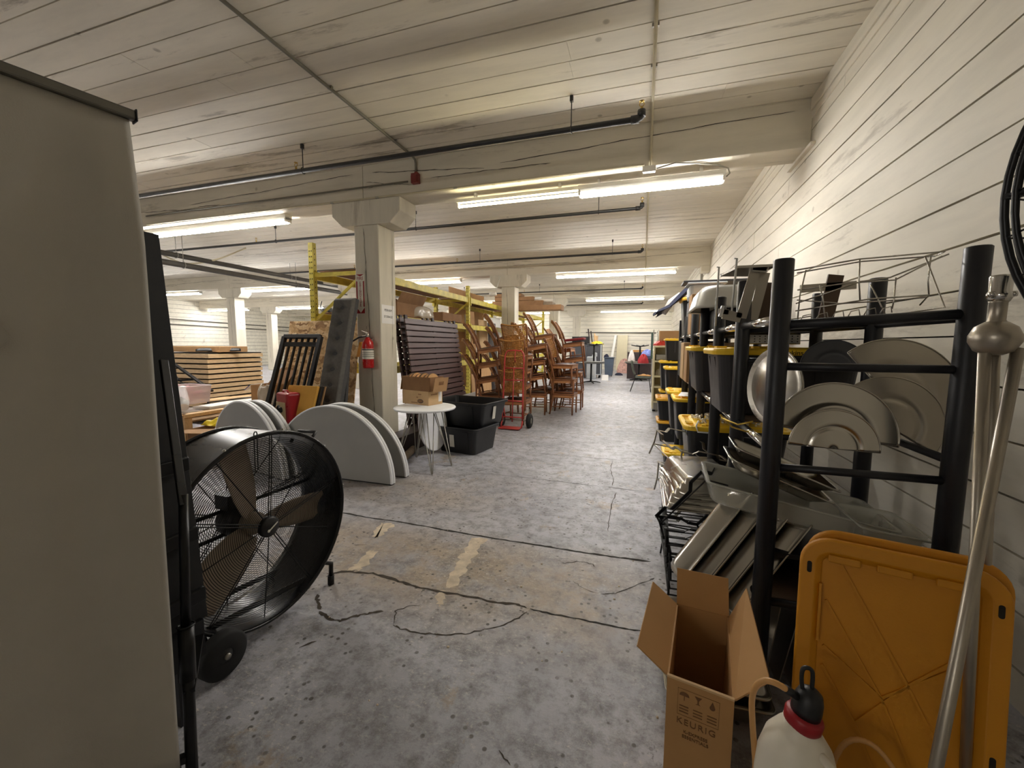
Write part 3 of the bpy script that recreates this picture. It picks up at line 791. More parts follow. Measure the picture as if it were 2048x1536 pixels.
# clear bin with pink things
o = V((-5.78, 3.86, .60))
t = thing('clear_bin', 'clear plastic bin holding pink and white things on the timber crate', 'storage bin', o)
m = MB()
def tub(m, w, d, h, th, taper, flip=1):
    out = [(-w/2, -d/2), (w/2, -d/2), (w/2, d/2), (-w/2, d/2)]
    for i in range(4):
        a, b = out[i], out[(i+1) % 4]; k = 1-taper
        m.slab([(a[0]*k, a[1]*k, 0), (b[0]*k, b[1]*k, 0), (b[0], b[1], h), (a[0], a[1], h)], th)
    m.box((0, 0, th/2), (w*(1-taper), d*(1-taper), th))
    return m
tub(m, .42, .34, .23, .003, .12).build('tub', 'clear_plastic', t)
MB().tube([(-.21, -.17, .23), (.21, -.17, .23), (.21, .17, .23), (-.21, .17, .23)], .008, 6, closed=True).build('rim', 'clear_plastic', t)
m = MB()
for k in range(9): m.lathe([(0, -.05), (.05, -.03), (.055, .02), (0, .05)], 9, c=(R.uniform(-.12, .12), R.uniform(-.09, .09), .07+.05*(k % 3)), axis=(R.uniform(-1, 1), R.uniform(-1, 1), .5))
d_ = m.build('contents', 'pink_stuff', t); d_['kind'] = 'stuff'
tag(MB().tube([(-5.50, 3.62, .585), (-5.63, 3.72, .64), (-5.78, 3.80, .80)], .05, 14).build('paper_roll', 'paper'), 'white paper roll leaning on the clear plastic bin', 'paper roll')
# black slatted bed frame lying against the cartons
t = thing('bed_frame', 'black metal slatted frame leaning on the flattened cartons', 'bed frame', (-6.0, 4.4, .5))
A, B_, Cc = at(340, 722, Y=4.7), at(424, 782, Y=4.55), at(345, 762, Y=4.6)
MB().bar(A, B_, .045, .03).build('side_rail', 'black_steel', t, w=True, bev=.003)
MB().bar(Cc, at(385, 759, Y=4.6), .03, .03).build('cross_rail', 'black_steel', t, w=True)
for k in range(5):
    a_ = at(345+k*3, 745+k*9, Y=4.72); b_ = at(372+k*11, 774+k*4, Y=4.62)
    MB().bar(a_, b_, .022, .01).build('slat', 'black_steel', t, w=True)
# open carton with yellow bag in front of the crate
t = thing('open_carton', 'open brown carton with one darker side in front of the pine crate', 'box', (-4.85, 4.0, 0))
MB().slab([(-5.15, 3.40, 0), (-4.55, 3.70, 0), (-4.55, 3.70, .37), (-5.15, 3.40, .37)], -.01).build('side', 'cardboard_dark', t, w=True)  # this side takes the darker cardboard material
MB().slab([(-5.15, 3.40, 0), (-5.22, 4.0, 0), (-5.22, 4.0, .37), (-5.15, 3.40, .37)], .01).build('side', 'cardboard', t, w=True)
MB().slab([(-5.22, 4.0, 0), (-4.62, 4.3, 0), (-4.62, 4.3, .37), (-5.22, 4.0, .37)], .01).build('side', 'cardboard', t, w=True)
MB().slab([(-4.55, 3.70, 0), (-4.62, 4.3, 0), (-4.62, 4.3, .37), (-4.55, 3.70, .37)], -.01).build('side', 'cardboard', t, w=True)
MB().slab([(-5.15, 3.395, .37), (-4.55, 3.695, .37), (-4.50, 3.55, .33), (-5.16, 3.24, .36)], .006).build('flap', 'cardboard', t, w=True)
MB().slab([(-5.22, 4.0, .375), (-4.62, 4.3, .375), (-4.60, 3.98, .39), (-5.16, 3.68, .395)], .006).build('flap', 'cardboard_pale', t, w=True)
m = MB(); c = V((-5.02, 3.66, .39))
m.grid(lambda u, v: c+V(((u-.5)*.28, (v-.5)*.18, .035*math.sin(u*9)*math.sin(v*7)+.06*math.sin(PI*u)*math.sin(PI*v))), 16, 12)
tag(m.build('yellow_bag', 'yellow_bag', solid=.003), 'crumpled yellow bag on the open carton by the crate', 'bag')

# ---- tall stack of flattened cartons
t = thing('pallet', 'wooden pallet under the stack of flattened cartons', 'pallet', (-7.5, 5.5, 0))
for x in (-8.05, -7.5, -6.97): MB().box((x, 5.53, .055), (.09, 1.06, .09)).build('stringer', 'pallet_wood', t, w=True)
for k in range(6): MB().box((-7.5, 5.05+.19*k, .115), (1.16, .11, .02)).build('deck_board', 'pallet_wood', t, w=True)
z = .128; n = 0
while z < 1.22:
    h = R.uniform(.072, .095); dx, dy = R.uniform(-.010, .010), R.uniform(-.012, .012)
    m = MB(); m.box((-7.53+dx, 5.53+dy, z+h*.40), (1.12, 1.04, h*.74)); m.k = 1; m.box((-7.56+dx, 5.56+dy, z+h*.86), (1.08, 1.0, h*.26))
    n += 1
    tag(m.build('flattened_carton', ['carton_edge', 'gap_black']), 'flattened brown carton bundle on the pallet, number %d up from the bottom of the stack' % n, 'flattened carton', 'stack of flattened cartons')
    z += h+.004
tag(MB().box((-7.55, 5.45, z+.055), (1.2, .55, .10), (0, 0, .05)).build('carton', 'cardboard', bev=.006), 'long brown carton lying on top of the flattened carton stack', 'box')
m = MB(); c = V((-7.02, 5.12, z+.02))
m.grid(lambda u, v: c+V((-.25+.5*u*.8, -.08+.5*u+.0, .0))+V((.0, 0, .055*math.sin(PI*v)*(.5+.5*abs(math.sin(u*5+.4)))))+V((.05*(v-.5), -.05*(v-.5), 0)), 22, 8)
tag(m.build('black_cloth', 'black_plastic', solid=.004), 'crumpled black cloth lying on the front of the carton stack', 'cloth')
tag(MB().slab([at(429, 727, Y=4.985), at(431, 727, Y=4.985), at(434, 745, Y=4.985), at(432, 745, Y=4.985)], .002).build('red_mark', 'ink_red'), 'small red marking on a carton end', 'marking') if False else None

# ---- open brown box with plastic bag
t = thing('open_box', 'open brown box with raised flap beside the slatted black frame', 'box', (-5.02, 4.45, .60))
bx, by_, bz = -5.02, 4.45, .60
for (p, q) in (((-.17, -.14), (.17, -.14)), ((.17, -.14), (.17, .14)), ((.17, .14), (-.17, .14)), ((-.17, .14), (-.17, -.14))):
    MB().slab([(bx+p[0], by_+p[1], bz), (bx+q[0], by_+q[1], bz), (bx+q[0], by_+q[1], bz+.22), (bx+p[0], by_+p[1], bz+.22)], .006).build('side', 'cardboard', t, w=True)
MB().slab([(bx-.17, by_+.14, bz+.22), (bx+.17, by_+.14, bz+.22), (bx+.28, by_+.24, bz+.44), (bx-.02, by_+.24, bz+.44)], .006).build('flap', 'cardboard_dark', t, w=True)
MB().slab([(bx-.17, by_-.14, bz+.22), (bx-.17, by_+.14, bz+.22), (bx-.30, by_+.10, bz+.13), (bx-.30, by_-.14, bz+.13)], .006).build('flap', 'white_sheet', t, w=True)
MB().slab([(bx-.20, by_-.15, bz+.205), (bx-.19, by_+.0, bz+.205), (bx-.29, by_-.0, bz+.14), (bx-.30, by_-.14, bz+.14)], .007).build('print', 'blue_print', t, w=True)
tag(MB().box((-5.05, 4.5, .575), (.5, .45, .04), (0, 0, .2)).build('board', 'white_sheet', bev=.003), 'white board under the open brown box', 'board', gb)
m = MB(); c = V((-4.80, 4.20, .60))
m.grid(lambda u, v: c+V(((.10+.03*math.sin(6*PI*2*u))*math.cos(2*PI*u)*(1-.5*v**3), (.10+.02*math.sin(5*2*PI*u+v*4))*math.sin(2*PI*u)*(1-.5*v**3), .24*v+.02*math.sin(u*14))), 30, 10, closeu=True)
tag(m.build('plastic_bag', 'bag_film', solid=.001), 'clear crumpled plastic bag standing in front of the open brown box', 'bag')
t = thing('carton', 'plain carton on the floor under the plastic bag', 'box', (-4.85, 4.3, 0))
MB().box((-4.85, 4.28, .275), (.42, .42, .55)).build('body', 'cardboard', t, w=True, bev=.004)

# ---- boards leaning by the column
def leaning(name, label, cat, mat, bl, br, tr, tl, th, group=None, bev=.003):
    o = MB().slab([bl, br, tr, tl], th).build(name, mat, bev=bev); return tag(o, label, cat, group)
leaning('osb_sheet', 'large strand-board sheet leaning behind the tufted headboard', 'board', 'osb', (-5.0, 4.50, 0), (-3.72, 4.50, 0), (-3.72, 4.79, 1.72), (-4.95, 4.79, 1.72), -.016)
leaning('board', 'narrow brown board peeking out left of the strand-board sheet', 'board', 'cardboard', (-5.12, 4.60, 0), (-4.9, 4.60, 0), (-4.95, 4.85, 1.53), (-5.08, 4.85, 1.53), -.012)
# black frame with bars
t = thing('barred_gate', 'black rectangular frame with lengthwise bars leaning on the strand board', 'gate', (-4.35, 4.0, 0))
P = [V((-4.62, 3.84, 0)), V((-4.02, 3.84, 0)), V((-4.08, 4.44, 1.49)), V((-4.69, 4.44, 1.49))]
up = (P[3]-P[0]).normalized(); nn = (P[1]-P[0]).cross(up).normalized()
for a_, b_ in ((0, 3), (1, 2), (0, 1), (3, 2)):
    k = (b_-a_); MB().bar(P[a_], P[b_], .055, .05, nn).build('frame_rail', 'black_paint', t, w=True, bev=.004)
MB().bar(P[3].lerp(P[0], .07), P[2].lerp(P[1], .07), .06, .02, nn).build('frame_rail', 'black_paint', t, w=True)
for k in range(1, 6):
    MB().bar(P[0].lerp(P[1], k/6)-nn*.012, P[3].lerp(P[2], k/6)-nn*.012, .02, .03, nn).build('bar', 'black_paint', t, w=True)
# tufted headboard
t = thing('tufted_headboard', 'tall grey button-tufted headboard leaning on end left of the column', 'headboard', (-3.68, 3.95, 0))
bl, br, tr, tl = V((-3.87, 3.93, 0)), V((-3.53, 3.93, 0)), V((-3.51, 4.45, 1.98)), V((-3.83, 4.45, 1.98))
hn = (br-bl).cross(tl-bl).normalized(); hn = hn if hn.y < 0 else -hn
btn = [(.42 if i % 1 == 0 else .5, .055+.098*i) for i in range(10)]
def hb(u, v):
    p = bl.lerp(br, u).lerp(tl.lerp(tr, u), v); d = .045
    d *= min(1, u*14)*min(1, (1-u)*14)*min(1, v*60)*min(1, (1-v)*60)
    for bu, bv in btn:
        r = math.hypot((u-bu)*.34, (v-bv)*2.04); d -= .055*math.exp(-(r/.05)**2)+.02*math.exp(-(abs(v-bv)*2.04/.016)**2)*math.exp(-(abs(u-bu)/.30)**2)
    return p+hn*d
MB().grid(hb, 40, 160).build('upholstery', 'grey_fabric', t, w=True)
MB().slab([bl, br, tr, tl], .07 if (br-bl).cross(tl-bl).normalized().y > 0 else -.07).build('back_frame', 'grey_fabric_dark', t, w=True, bev=.01)
for bu, bv in btn:
    MB().lathe([(0, .008), (.008, .006), (.010, 0)], 10, c=hb(bu, bv)+hn*.001, axis=hn).build('button', 'grey_fabric_dark', t, w=True)
leaning('headboard', 'plain dark grey padded board behind the tufted headboard', 'headboard', 'grey_fabric_dark', (-4.08, 4.20, 0), (-3.60, 4.20, 0), (-3.64, 4.42, 1.17), (-4.02, 4.42, 1.17), -.05, bev=.012)
# yellow board pair
t = thing('yellow_board', 'mustard yellow panel leaning in front of the slatted black frame', 'board', (-3.9, 3.8, 0))
MB().slab([(-4.12, 3.62, 0), (-3.70, 3.62, 0), (-3.62, 3.86, .90), (-4.05, 3.86, .90)], -.035).build('face', 'yellow_board', t, w=True, bev=.003)
MB().slab([(-4.09, 3.665, 0), (-3.67, 3.665, 0), (-3.585, 3.90, .895), (-4.02, 3.90, .895)], -.03).build('backing', 'black_paint', t, w=True, bev=.003)
MB().slab([(-4.08, 3.70, 0), (-3.65, 3.70, 0), (-3.57, 3.935, .89), (-4.0, 3.935, .89)], -.012).build('rear_sheet', 'cardboard', t, w=True, bev=.002)
# red case on a carton
rc, rr = V((-4.0, 3.80, .38)), Matrix.Rotation(-.30, 3, 'Z')
t = thing('red_case', 'red plastic case with cream front standing behind the folded tables', 'tool case', rc, rr)
MB().box((0, 0, .22), (.27, .17, .44)).build('body', 'red_plastic', t, bev=.03, seg=3)
MB().box((-.01, -.088, .18), (.20, .008, .30)).build('front_label', 'cream_label', t)
MB().tube([(-.06, -.03, .43), (-.05, -.03, .462), (.05, -.03, .462), (.06, -.03, .43)], .012, 8).build('handle', 'red_plastic', t)
MB().lathe([(0, .05), (.03, .045), (.035, 0)], 14, c=(0, -.09, .24), axis=(0, -1, 0)).tube([(0, -.13, .24), (.03, -.15, .28), (.07, -.15, .30)], .012, 8).build('nozzle', 'black_plastic', t)
tag(MB().box((-4.0, 3.80, .19), (.34, .20, .375), (0, 0, -.3)).build('carton', 'cardboard', bev=.004), 'small carton on the floor under the red plastic case', 'box')

# ---- extinguisher, signs
cy = BY[0]
t = thing('fire_extinguisher', 'red fire extinguisher with orange tag hanging on the near timber column', 'fire extinguisher', (-3.475, cy-.09, 1.05))
ex = at(737, 736, Y=cy-.09); X0, Y0, Z0 = ex.x, ex.y, ex.z; r = .072
MB().lathe([(0, 0), (r*.9, 0), (r, .012), (r, .30), (r*.93, .34), (r*.6, .375), (.028, .39), (.028, .40), (0, .40)], 28, c=(X0, Y0, Z0)).build('cylinder', 'ext_red', t, w=True)
MB().lathe([(r+.0012, .12), (r+.0012, .255)], 28, c=(X0, Y0, Z0)).build('label', 'label_white', t, w=True)
for k, z_ in enumerate((.235, .20, .175, .15)):
    MB().lathe([(r+.002, z_), (r+.002, z_+(.014 if k == 0 else .006))], 28, c=(X0, Y0, Z0)).build('label_print', 'ink', t, w=True)
MB().lathe([(0, 0), (.022, 0), (.022, .05), (.012, .055), (0, .055)], 14, c=(X0, Y0, Z0+.395)).build('valve', 'chrome', t, w=True)
MB().bar((X0+.02, Y0, Z0+.455), (X0-.07, Y0-.03, Z0+.49), .018, .008).build('lever', 'chrome', t, w=True)
MB().bar((X0+.02, Y0, Z0+.43), (X0-.06, Y0-.03, Z0+.42), .018, .008).build('carry_handle', 'chrome', t, w=True)
MB().tube([(X0-.02, Y0-.01, Z0+.42), (X0-.10, Y0-.05, Z0+.40), (X0-.2, Y0-.10, Z0+.33), (X0-.30, Y0-.14, Z0+.22)], .011, 8).build('hose', 'rubber', t, w=True)
MB().tube([(X0-.30, Y0-.14, Z0+.22), (X0-.36, Y0-.16, Z0+.15)], [.013, .02], 10).build('nozzle', 'black_plastic', t, w=True)
MB().slab([(X0-.075, Y0-.075, Z0+.34), (X0-.02, Y0-.085, Z0+.345), (X0-.055, Y0-.10, Z0+.15), (X0-.115, Y0-.09, Z0+.145)], .002).build('tag', 'tag_orange', t, w=True)
MB().tube([(X0-.0, Y0-.01, Z0+.45), (X0-.035, Y0+.03, Z0+.50), (X0-.07, Y0+.08, Z0+.55)], .004, 6).build('hook', 'chrome', t, w=True)
MB().box((X0, Y0+.081, Z0+.25), (.05, .016, .3)).build('bracket', 'galv', t, w=True)
# FIRE EXTINGUISHER arrow sign
s0, s1 = at(711.5, 548, Y=cy-.004), at(728, 628, Y=cy-.004)
sw, sh = .145, s0.z-s1.z; sx = -3.682+.005; sz = s0.z
t = thing('fire_sign', 'tall red fire extinguisher arrow sign on the near timber column', 'sign', (sx+sw/2, cy, sz-sh/2))
yq = cy-.004
def sp(u, v, d=0): return V((sx+sw*u, yq-d, sz-sh*v))
MB().slab([sp(0, 1), sp(1, 1), sp(1, 0), sp(0, 0)], .002).build('plate', 'label_white', t, w=True)
red = [(.07, .012), (.93, .012), (.93, .985), (.07, .985)]
MB().prism([(sw*u, -sh*v) for u, v in [(.07, .20), (.20, .20), (.20, .82), (.07, .82)]][::-1], .001, o=(sx, yq-.0022, sz), x=(1, 0, 0), y=(0, 0, 1)).build('red_field', 'sign_red', t, w=True)
for poly in ([(.93, .20), (.80, .20), (.80, .82), (.93, .82)], [(.07, .84), (.07, .985), (.93, .985), (.93, .84), (.5, .972)], [(.07, .015), (.93, .015), (.5, .065)], [(.07, .20), (.07, .175), (.25, .20)], [(.93, .20), (.75, .20), (.93, .175)]):
    MB().prism([(sw*u, -sh*v) for u, v in poly], .001, o=(sx, yq-.0022, sz), x=(1, 0, 0), y=(0, 0, 1)).build('red_field', 'sign_red', t, w=True)
words('FIRE', .058, 'sign_red', 'lettering', t, sp(.5, .12, .003), (1, 0, 0), (0, 0, 1))
for k, ch in enumerate('EXTINGUISHER'):
    words(ch, .042, 'sign_red', 'lettering', t, sp(.5, .225+.052*k, .003), (1, 0, 0), (0, 0, 1))
# paper notices
def notice(label, c, xd, w_, h_, lines, size):
    xd = V(xd); t = thing('paper_notice', label, 'notice', c); c = V(c); u = V((0, 0, 1)); nrm = xd.cross(u)
    MB().slab([c-xd*w_/2-u*h_/2, c+xd*w_/2-u*h_/2, c+xd*w_/2+u*h_/2, c-xd*w_/2+u*h_/2], .001).build('sheet', 'paper', t, w=True)
    for k, ln in enumerate(lines):
        words(ln, size, 'ink', 'lettering', t, c+nrm*.0015+u*(size*1.9*((len(lines)-1)/2-k)+.01), xd, u)
a1, a2 = at(763, 607, X=-3.306), at(789, 650, X=-3.306)
notice('white paper notice reading PERHAM STORAGE on the near column', ((-3.306), (a1.y+a2.y)/2, (a1.z+a2.z)/2), (0, 1, 0), .29, a1.z-a2.z-.02, ['PERHAM', 'STORAGE'], .045)
lx, ly = -13.5, BY[1]
notice('small white paper notice on the far left column beyond the cartons', (lx+.19, ly+.2, at(470, 648, X=lx+.19).z), (0, 1, 0), .3, .34, ['PERHAM', 'STORAGE'], .04)
# ================================================================ yellow pallet rack and what is on it
plain('rack_yellow', (214, 198, 84), .5, var=.22, scale=7, bump=.1)
plain('particle_board', (122, 88, 58), .85, var=.12)
plain('plywood', (206, 164, 116), .7, var=.1, scale=3, stretch=(1, 6, 1))
plain('slat_purple', (98, 78, 78), .5, var=.2, scale=5, stretch=(1, .3, 4))
plain('slat_dark', (52, 40, 40), .6, var=.2)
plain('grey_wood', (134, 118, 98), .8, var=.2, scale=5, stretch=(6, 6, 1))
plain('tote_black', (30, 31, 34), .38, var=.12)
plain('truck_red', (178, 60, 56), .42, var=.18)
plain('wood_slice', (224, 178, 122), .7, var=.12, scale=18)
plain('bark', (110, 82, 52), .9, var=.3, scale=20)
plain('wood_chair', (138, 88, 54), .42, var=.22, scale=7, stretch=(1, 1, .25))
plain('wood_chair_light', (186, 128, 82), .4, var=.15, scale=7)
plain('seat_dark', (78, 50, 38), .5, var=.2)
plain('wicker', (176, 124, 62), .5, var=.3, scale=40)
plain('red_cushion', (150, 46, 50), .7, var=.2, scale=20)
rx0, rx1 = -3.85, -4.67
ry = [4.98, 8.75, 12.5, 16.2]
levels = [.98, 1.79, 2.40]
t = thing('pallet_rack', 'yellow steel pallet rack running behind the near column toward the far wall', 'pallet rack', (-4.26, 9, 0))
def upright(x, y, h):
    m = MB()
    for sx in (-1, 1): m.box((x+sx*.036, y, h/2), (.004, .07, h))
    m.box((x, y-.036, h/2), (.076, .004, h)); m.box((x, y+.036, h/2), (.02, .003, h))
    m.k = 1; z = .1
    while z < h-.05:
        for sx in (-1, 1):
            m.box((x+sx*.018, y-.0385, z), (.012, .002, .02)); m.box((x-sx*.0385, y, z+.04), (.002, .012, .02))
        z += .08
    m.build('upright', ['rack_yellow', 'gap_black'], t, w=True)
    MB().box((x, y, .006), (.14, .12, .012)).build('foot_plate', 'rack_yellow', t, w=True)
for i, y in enumerate(ry):
    h = 2.86 if i == 0 else 2.72
    for x in (rx0, rx1): upright(x, y, h)
    for z0, z1 in ((.35, .95), (1.05, 1.7), (2.32, 1.75)):
        MB().bar((rx0-.03, y, z0), (rx1+.03, y, z1), .035, .025, (0, 1, 0)).build('brace', 'rack_yellow', t, w=True)
    for z in (.30, 1.0, 2.40): MB().bar((rx0-.03, y, z), (rx1+.03, y, z), .055, .03, (0, 1, 0)).build('brace', 'rack_yellow', t, w=True)
for a, b in zip(ry, ry[1:]):
    for z in levels:
        for x in (rx0+.015, rx1-.015):
            MB().box((x, (a+b)/2, z), (.05, b-a-.09, .115)).build('beam', 'rack_yellow', t, w=True, bev=.006)
            for y_ in (a+.055, b-.055): MB().box((x+(.012 if x > -4.2 else -.012), y_, z-.02), (.06, .03, .2)).build('connector', 'rack_yellow', t, w=True)
for a, b in zip(ry, ry[1:]):
    for z in (levels[1], levels[2]):
        if z == levels[1] and a > 9: continue
        MB().box(((rx0+rx1)/2, (a+b)/2, z+.067), (rx0-rx1-.06, b-a-.2, .018)).build('deck', 'particle_board', t, w=True)
# things on the middle level
zd = levels[1]+.077
def open_carton(name, label, x, y, z, w_, d_, h_, rz, mat='cardboard_dark', flap=.6, group=None):
    t = thing(name, label, 'box', (x, y, z), (0, 0, rz), group)
    m = MB(); m.box((0, 0, .003), (w_, d_, .006))
    m.build('bottom', mat, t)
    c = [(-w_/2, -d_/2), (w_/2, -d_/2), (w_/2, d_/2), (-w_/2, d_/2)]
    for i in range(4):
        a, b = c[i], c[(i+1) % 4]
        MB().slab([(*a, .003), (*b, .003), (*b, h_), (*a, h_)], .005).build('side', mat, t)
        n = V((b[1]-a[1], -(b[0]-a[0]), 0)).normalized(); L = min(w_, d_)*.45; k = flap*R.uniform(.6, 1.2)
        o = n*L*math.sin(k)+V((0, 0, L*math.cos(k)))
        MB().slab([(*a, h_), (*b, h_), V((*b, h_))+o, V((*a, h_))+o], .004).build('flap', mat, t)
    return t
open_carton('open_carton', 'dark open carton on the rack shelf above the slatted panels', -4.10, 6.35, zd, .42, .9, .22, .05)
m = MB(); c = V((-3.96, 6.85, zd+.012))
m.grid(lambda u, v: c+V(((.11+.02*math.sin(u*37))*math.cos(2*PI*u)*(1.02-.98*v**3), (.42+.03*math.sin(u*31))*math.sin(2*PI*u)*(1.02-.98*v**3), .22*math.sin(v*PI/2)+.015*math.sin(u*44+v*5)*(1-v))), 36, 8, closeu=True)
tag(m.build('plastic_bag', 'bag_film', solid=.002), 'clear bag of cloth on the rack shelf above the slatted panels', 'bag')
tag(MB().box((-4.1, 7.95, zd+.09), (.5, .9, .17)).build('carton', 'cardboard_dark', bev=.004), 'flat dark carton on the rack shelf by the second upright', 'box')
# tall plywood sheets at the back of the rack
tag(MB().slab([(-4.78, 9.6, 0), (-4.78, 12.0, 0), (-4.74, 12.0, 2.86), (-4.74, 9.6, 2.86)], -.015).build('plywood_sheet', 'plywood'), 'tall tan plywood sheet standing against the back of the yellow rack', 'board')
# boards standing in the rack beyond the second upright
gs = 'boards standing in the second bay of the rack'
for (px0, y0, z1, w_, mt, lab) in ((957, 9.1, 2.1, .14, 'grey_wood', 'weathered grey plank standing upright just right of the rack upright'),
                                   (975, 9.5, 1.75, .3, 'white_sheet', 'white sheet standing in the rack beside the weathered plank'),
                                   (984, 9.4, 2.2, .15, 'cardboard', 'narrow tan carton standing up beside the white sheet in the rack'),
                                   (995, 10.2, 2.05, .5, 'cardboard_pale', 'wide pale brown panel standing in the rack behind the chairs'),
                                   (1013, 10.9, 2.0, .5, 'slat_dark', 'dark reddish panel standing in the rack left of the second column'),
                                   (1005, 11.3, 2.18, .8, 'white_sheet', 'big white sheet across the back of the second rack bay'),
                                   (968, 9.3, 1.2, .13, 'cardboard_pale', 'slim tan board leaning low in the rack by the upright')):
    x = at(px0, 690, Y=y0).x; x = min(max(x, -4.6), -3.93)
    tag(MB().slab([(x-w_*.3, y0, .02), (x-w_*.3+.05, y0+w_, .02), (x-w_*.3-.08, y0+w_, z1), (x-w_*.3-.13, y0, z1)], .02).build('board', mt, bev=.003), lab, 'board', gs)
tag(MB().slab([(-3.80, 8.85, .02), (-3.80, 10.15, .02), (-3.84, 10.15, .82), (-3.84, 8.85, .82)], .018).build('board', 'plywood'), 'low tan plywood panel across the foot of the second rack bay', 'board', gs)
# long cartons and wrapped rolls piled high at the far end of the rack
gl = 'long cartons piled on the far end of the rack'
zt = levels[2]+.077
for i, (x, y, z, L, h, d, mt, lab) in enumerate((
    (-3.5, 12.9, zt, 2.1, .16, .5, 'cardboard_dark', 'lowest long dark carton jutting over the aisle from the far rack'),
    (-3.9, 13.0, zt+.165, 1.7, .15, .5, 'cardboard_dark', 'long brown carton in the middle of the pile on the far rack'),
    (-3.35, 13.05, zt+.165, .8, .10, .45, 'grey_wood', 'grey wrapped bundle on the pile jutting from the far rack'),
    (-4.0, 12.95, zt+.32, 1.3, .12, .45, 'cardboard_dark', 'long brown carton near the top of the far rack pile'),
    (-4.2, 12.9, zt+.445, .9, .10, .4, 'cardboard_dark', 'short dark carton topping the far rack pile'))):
    if i == 2: x += .2
    tag(MB().box((x, y, z+h/2), (L, d, h), (0, 0, R.uniform(-.03, .03))).build('long_carton', mt, bev=.006), lab, 'box', gl)
for i, (x, z, lab) in enumerate(((-3.45, zt+.32, 'white wrapped roll lying on the far rack pile, nearer the column'), (-3.05, zt+.27, 'white wrapped roll end jutting from the far rack pile'))):
    tag(MB().tube([(x-.35, 12.9, z+.06), (x+.3, 12.95, z+.06)], .055, 12).build('wrapped_roll', 'bag_film' if i else 'white_sheet'), lab, 'roll', 'wrapped rolls on the far rack')
t = thing('white_camera', 'small white spotlight fitting near the second column above the rack', 'spotlight', (-3.75, 10.3, 2.8))
p = at(988, 589, Y=10.3)
MB().tube([p+V((-.12, 0, 0)), p+V((.06, 0, .02))], .05, 12).build('body', 'fixture_white', t, w=True)
MB().tube([p+V((.04, 0, .03)), (p.x+.10, p.y+.2, 3.2)], .012, 6).build('arm', 'fixture_white', t, w=True)

# ---- stacked dark slatted panels leaning on the rack
gp = 'dark slatted panels leaning on the rack'
def slat_panel(k, label):
    off = -.085*k; t = thing('wooden_lattice', label, 'lattice', (-3.3+off, 6, 0), group=gp)
    yb0, yb1 = 5.18-.0*k, 6.92
    def q(u, v): return V((-3.06-.22*v+off, yb0+(yb1-yb0)*u+.05*(1-v)*0, .12+1.70*v))
    n = (q(1, 0)-q(0, 0)).cross(q(0, 1)-q(0, 0)).normalized(); n = n if n.x > 0 else -n
    for u in (.04, .5, .96):
        MB().bar(q(u, 0)-n*.02, q(u, 1)-n*.02, .06, .03, n).build('batten', 'slat_dark', t, w=True)
    ns = 19; ph = (0, .5, .25)[k]*.55
    for i in range(ns):
        v = (i+.5+ph)/(ns+.6)
        MB().bar(q(0, v), q(1, v), .071, .02, n).build('slat', 'slat_purple', t, w=True, bev=.003)
    return t
slat_panel(0, 'purple-brown slatted panel leaning on the rack, frontmost of its stack')
slat_panel(1, 'purple-brown slatted panel second in the stack leaning on the rack')
slat_panel(2, 'dark slatted panel rearmost in the stack leaning on the rack')
tag(MB().slab([(-2.98, 5.3, .02), (-2.98, 7.15, .02), (-3.0, 7.15, .50), (-3.0, 5.3, .50)], -.02).build('white_board', 'white_sheet', bev=.003), 'low white board along the foot of the slatted panels', 'board')

# ================================================================ hairpin table, cartons, totes, hand truck
TC = V((-2.395, 4.19, 0)); TZ = .68
t = thing('hairpin_table', 'round white bistro table on grey hairpin legs beside the black totes', 'table', TC)
MB().lathe([(0, TZ), (.33, TZ), (.352, TZ-.006), (.358, TZ-.018), (.35, TZ-.030), (.33, TZ-.034), (0, TZ-.034)], 48, c=TC).build('tabletop', 'table_white', t, w=True)
feet = [V((-2.11, 3.82, 0)), V((-2.06, 4.19, 0)), V((-2.62, 4.36, 0)), V((-2.66, 3.98, 0))]
for f in feet:
    d = (f-TC); d.z = 0; d = d.normalized(); s_ = V((-d.y, d.x, 0)); top = TC+d*.17+V((0, 0, TZ-.035))
    m = MB()
    m.tube([top+s_*.075, f+s_*.008+V((0, 0, .012)), f+V((0, 0, .004)), f-s_*.008+V((0, 0, .012)), top-s_*.075], .0055, 7)
    m.tube([top-d*.07, f+V((0, 0, .01))], .0055, 7)
    m.build('leg', 'galv', t, w=True)
    MB().box(top+V((0, 0, -.002)), (.12, .12, .004), (0, 0, math.atan2(d.y, d.x))).build('leg_plate', 'galv', t, w=True)
# lower printed carton
cx_, cy_, cz_ = -2.41, 4.10, TZ+.0005
fl_, fr_, br_ = at(805, 806, Z=TZ), at(857, 812, Z=TZ), at(886, 802, Z=TZ)
xa = (fr_-fl_).normalized(); ya = V((-xa.y, xa.x, 0)); w1 = (fr_-fl_).length; d1 = .24; h1 = .165
t = thing('printed_carton', 'tan printed carton standing on the white hairpin table', 'box', fl_)
MB().hexa([fl_, fr_, fr_+ya*d1, fl_+ya*d1]+[p+V((0, 0, h1)) for p in (fl_, fr_, fr_+ya*d1, fl_+ya*d1)]).build('body', 'cardboard_pale', t, w=True, bev=.004)
ctr = fl_+xa*w1*.70+V((0, 0, h1*.28))-ya*.001
m = MB().prism([(.048*math.cos(2*PI*k/24), .024*math.sin(2*PI*k/24)) for k in range(24)], -.0006, o=ctr, x=xa, y=(0, 0, 1)); m.build('oval_logo', 'ink', t, w=True)
m = MB().prism([(.040*math.cos(2*PI*k/24), .017*math.sin(2*PI*k/24)) for k in range(24)], -.0006, o=ctr-ya*.0007, x=xa, y=(0, 0, 1)); m.build('oval_inner', 'cardboard_dark', t, w=True)
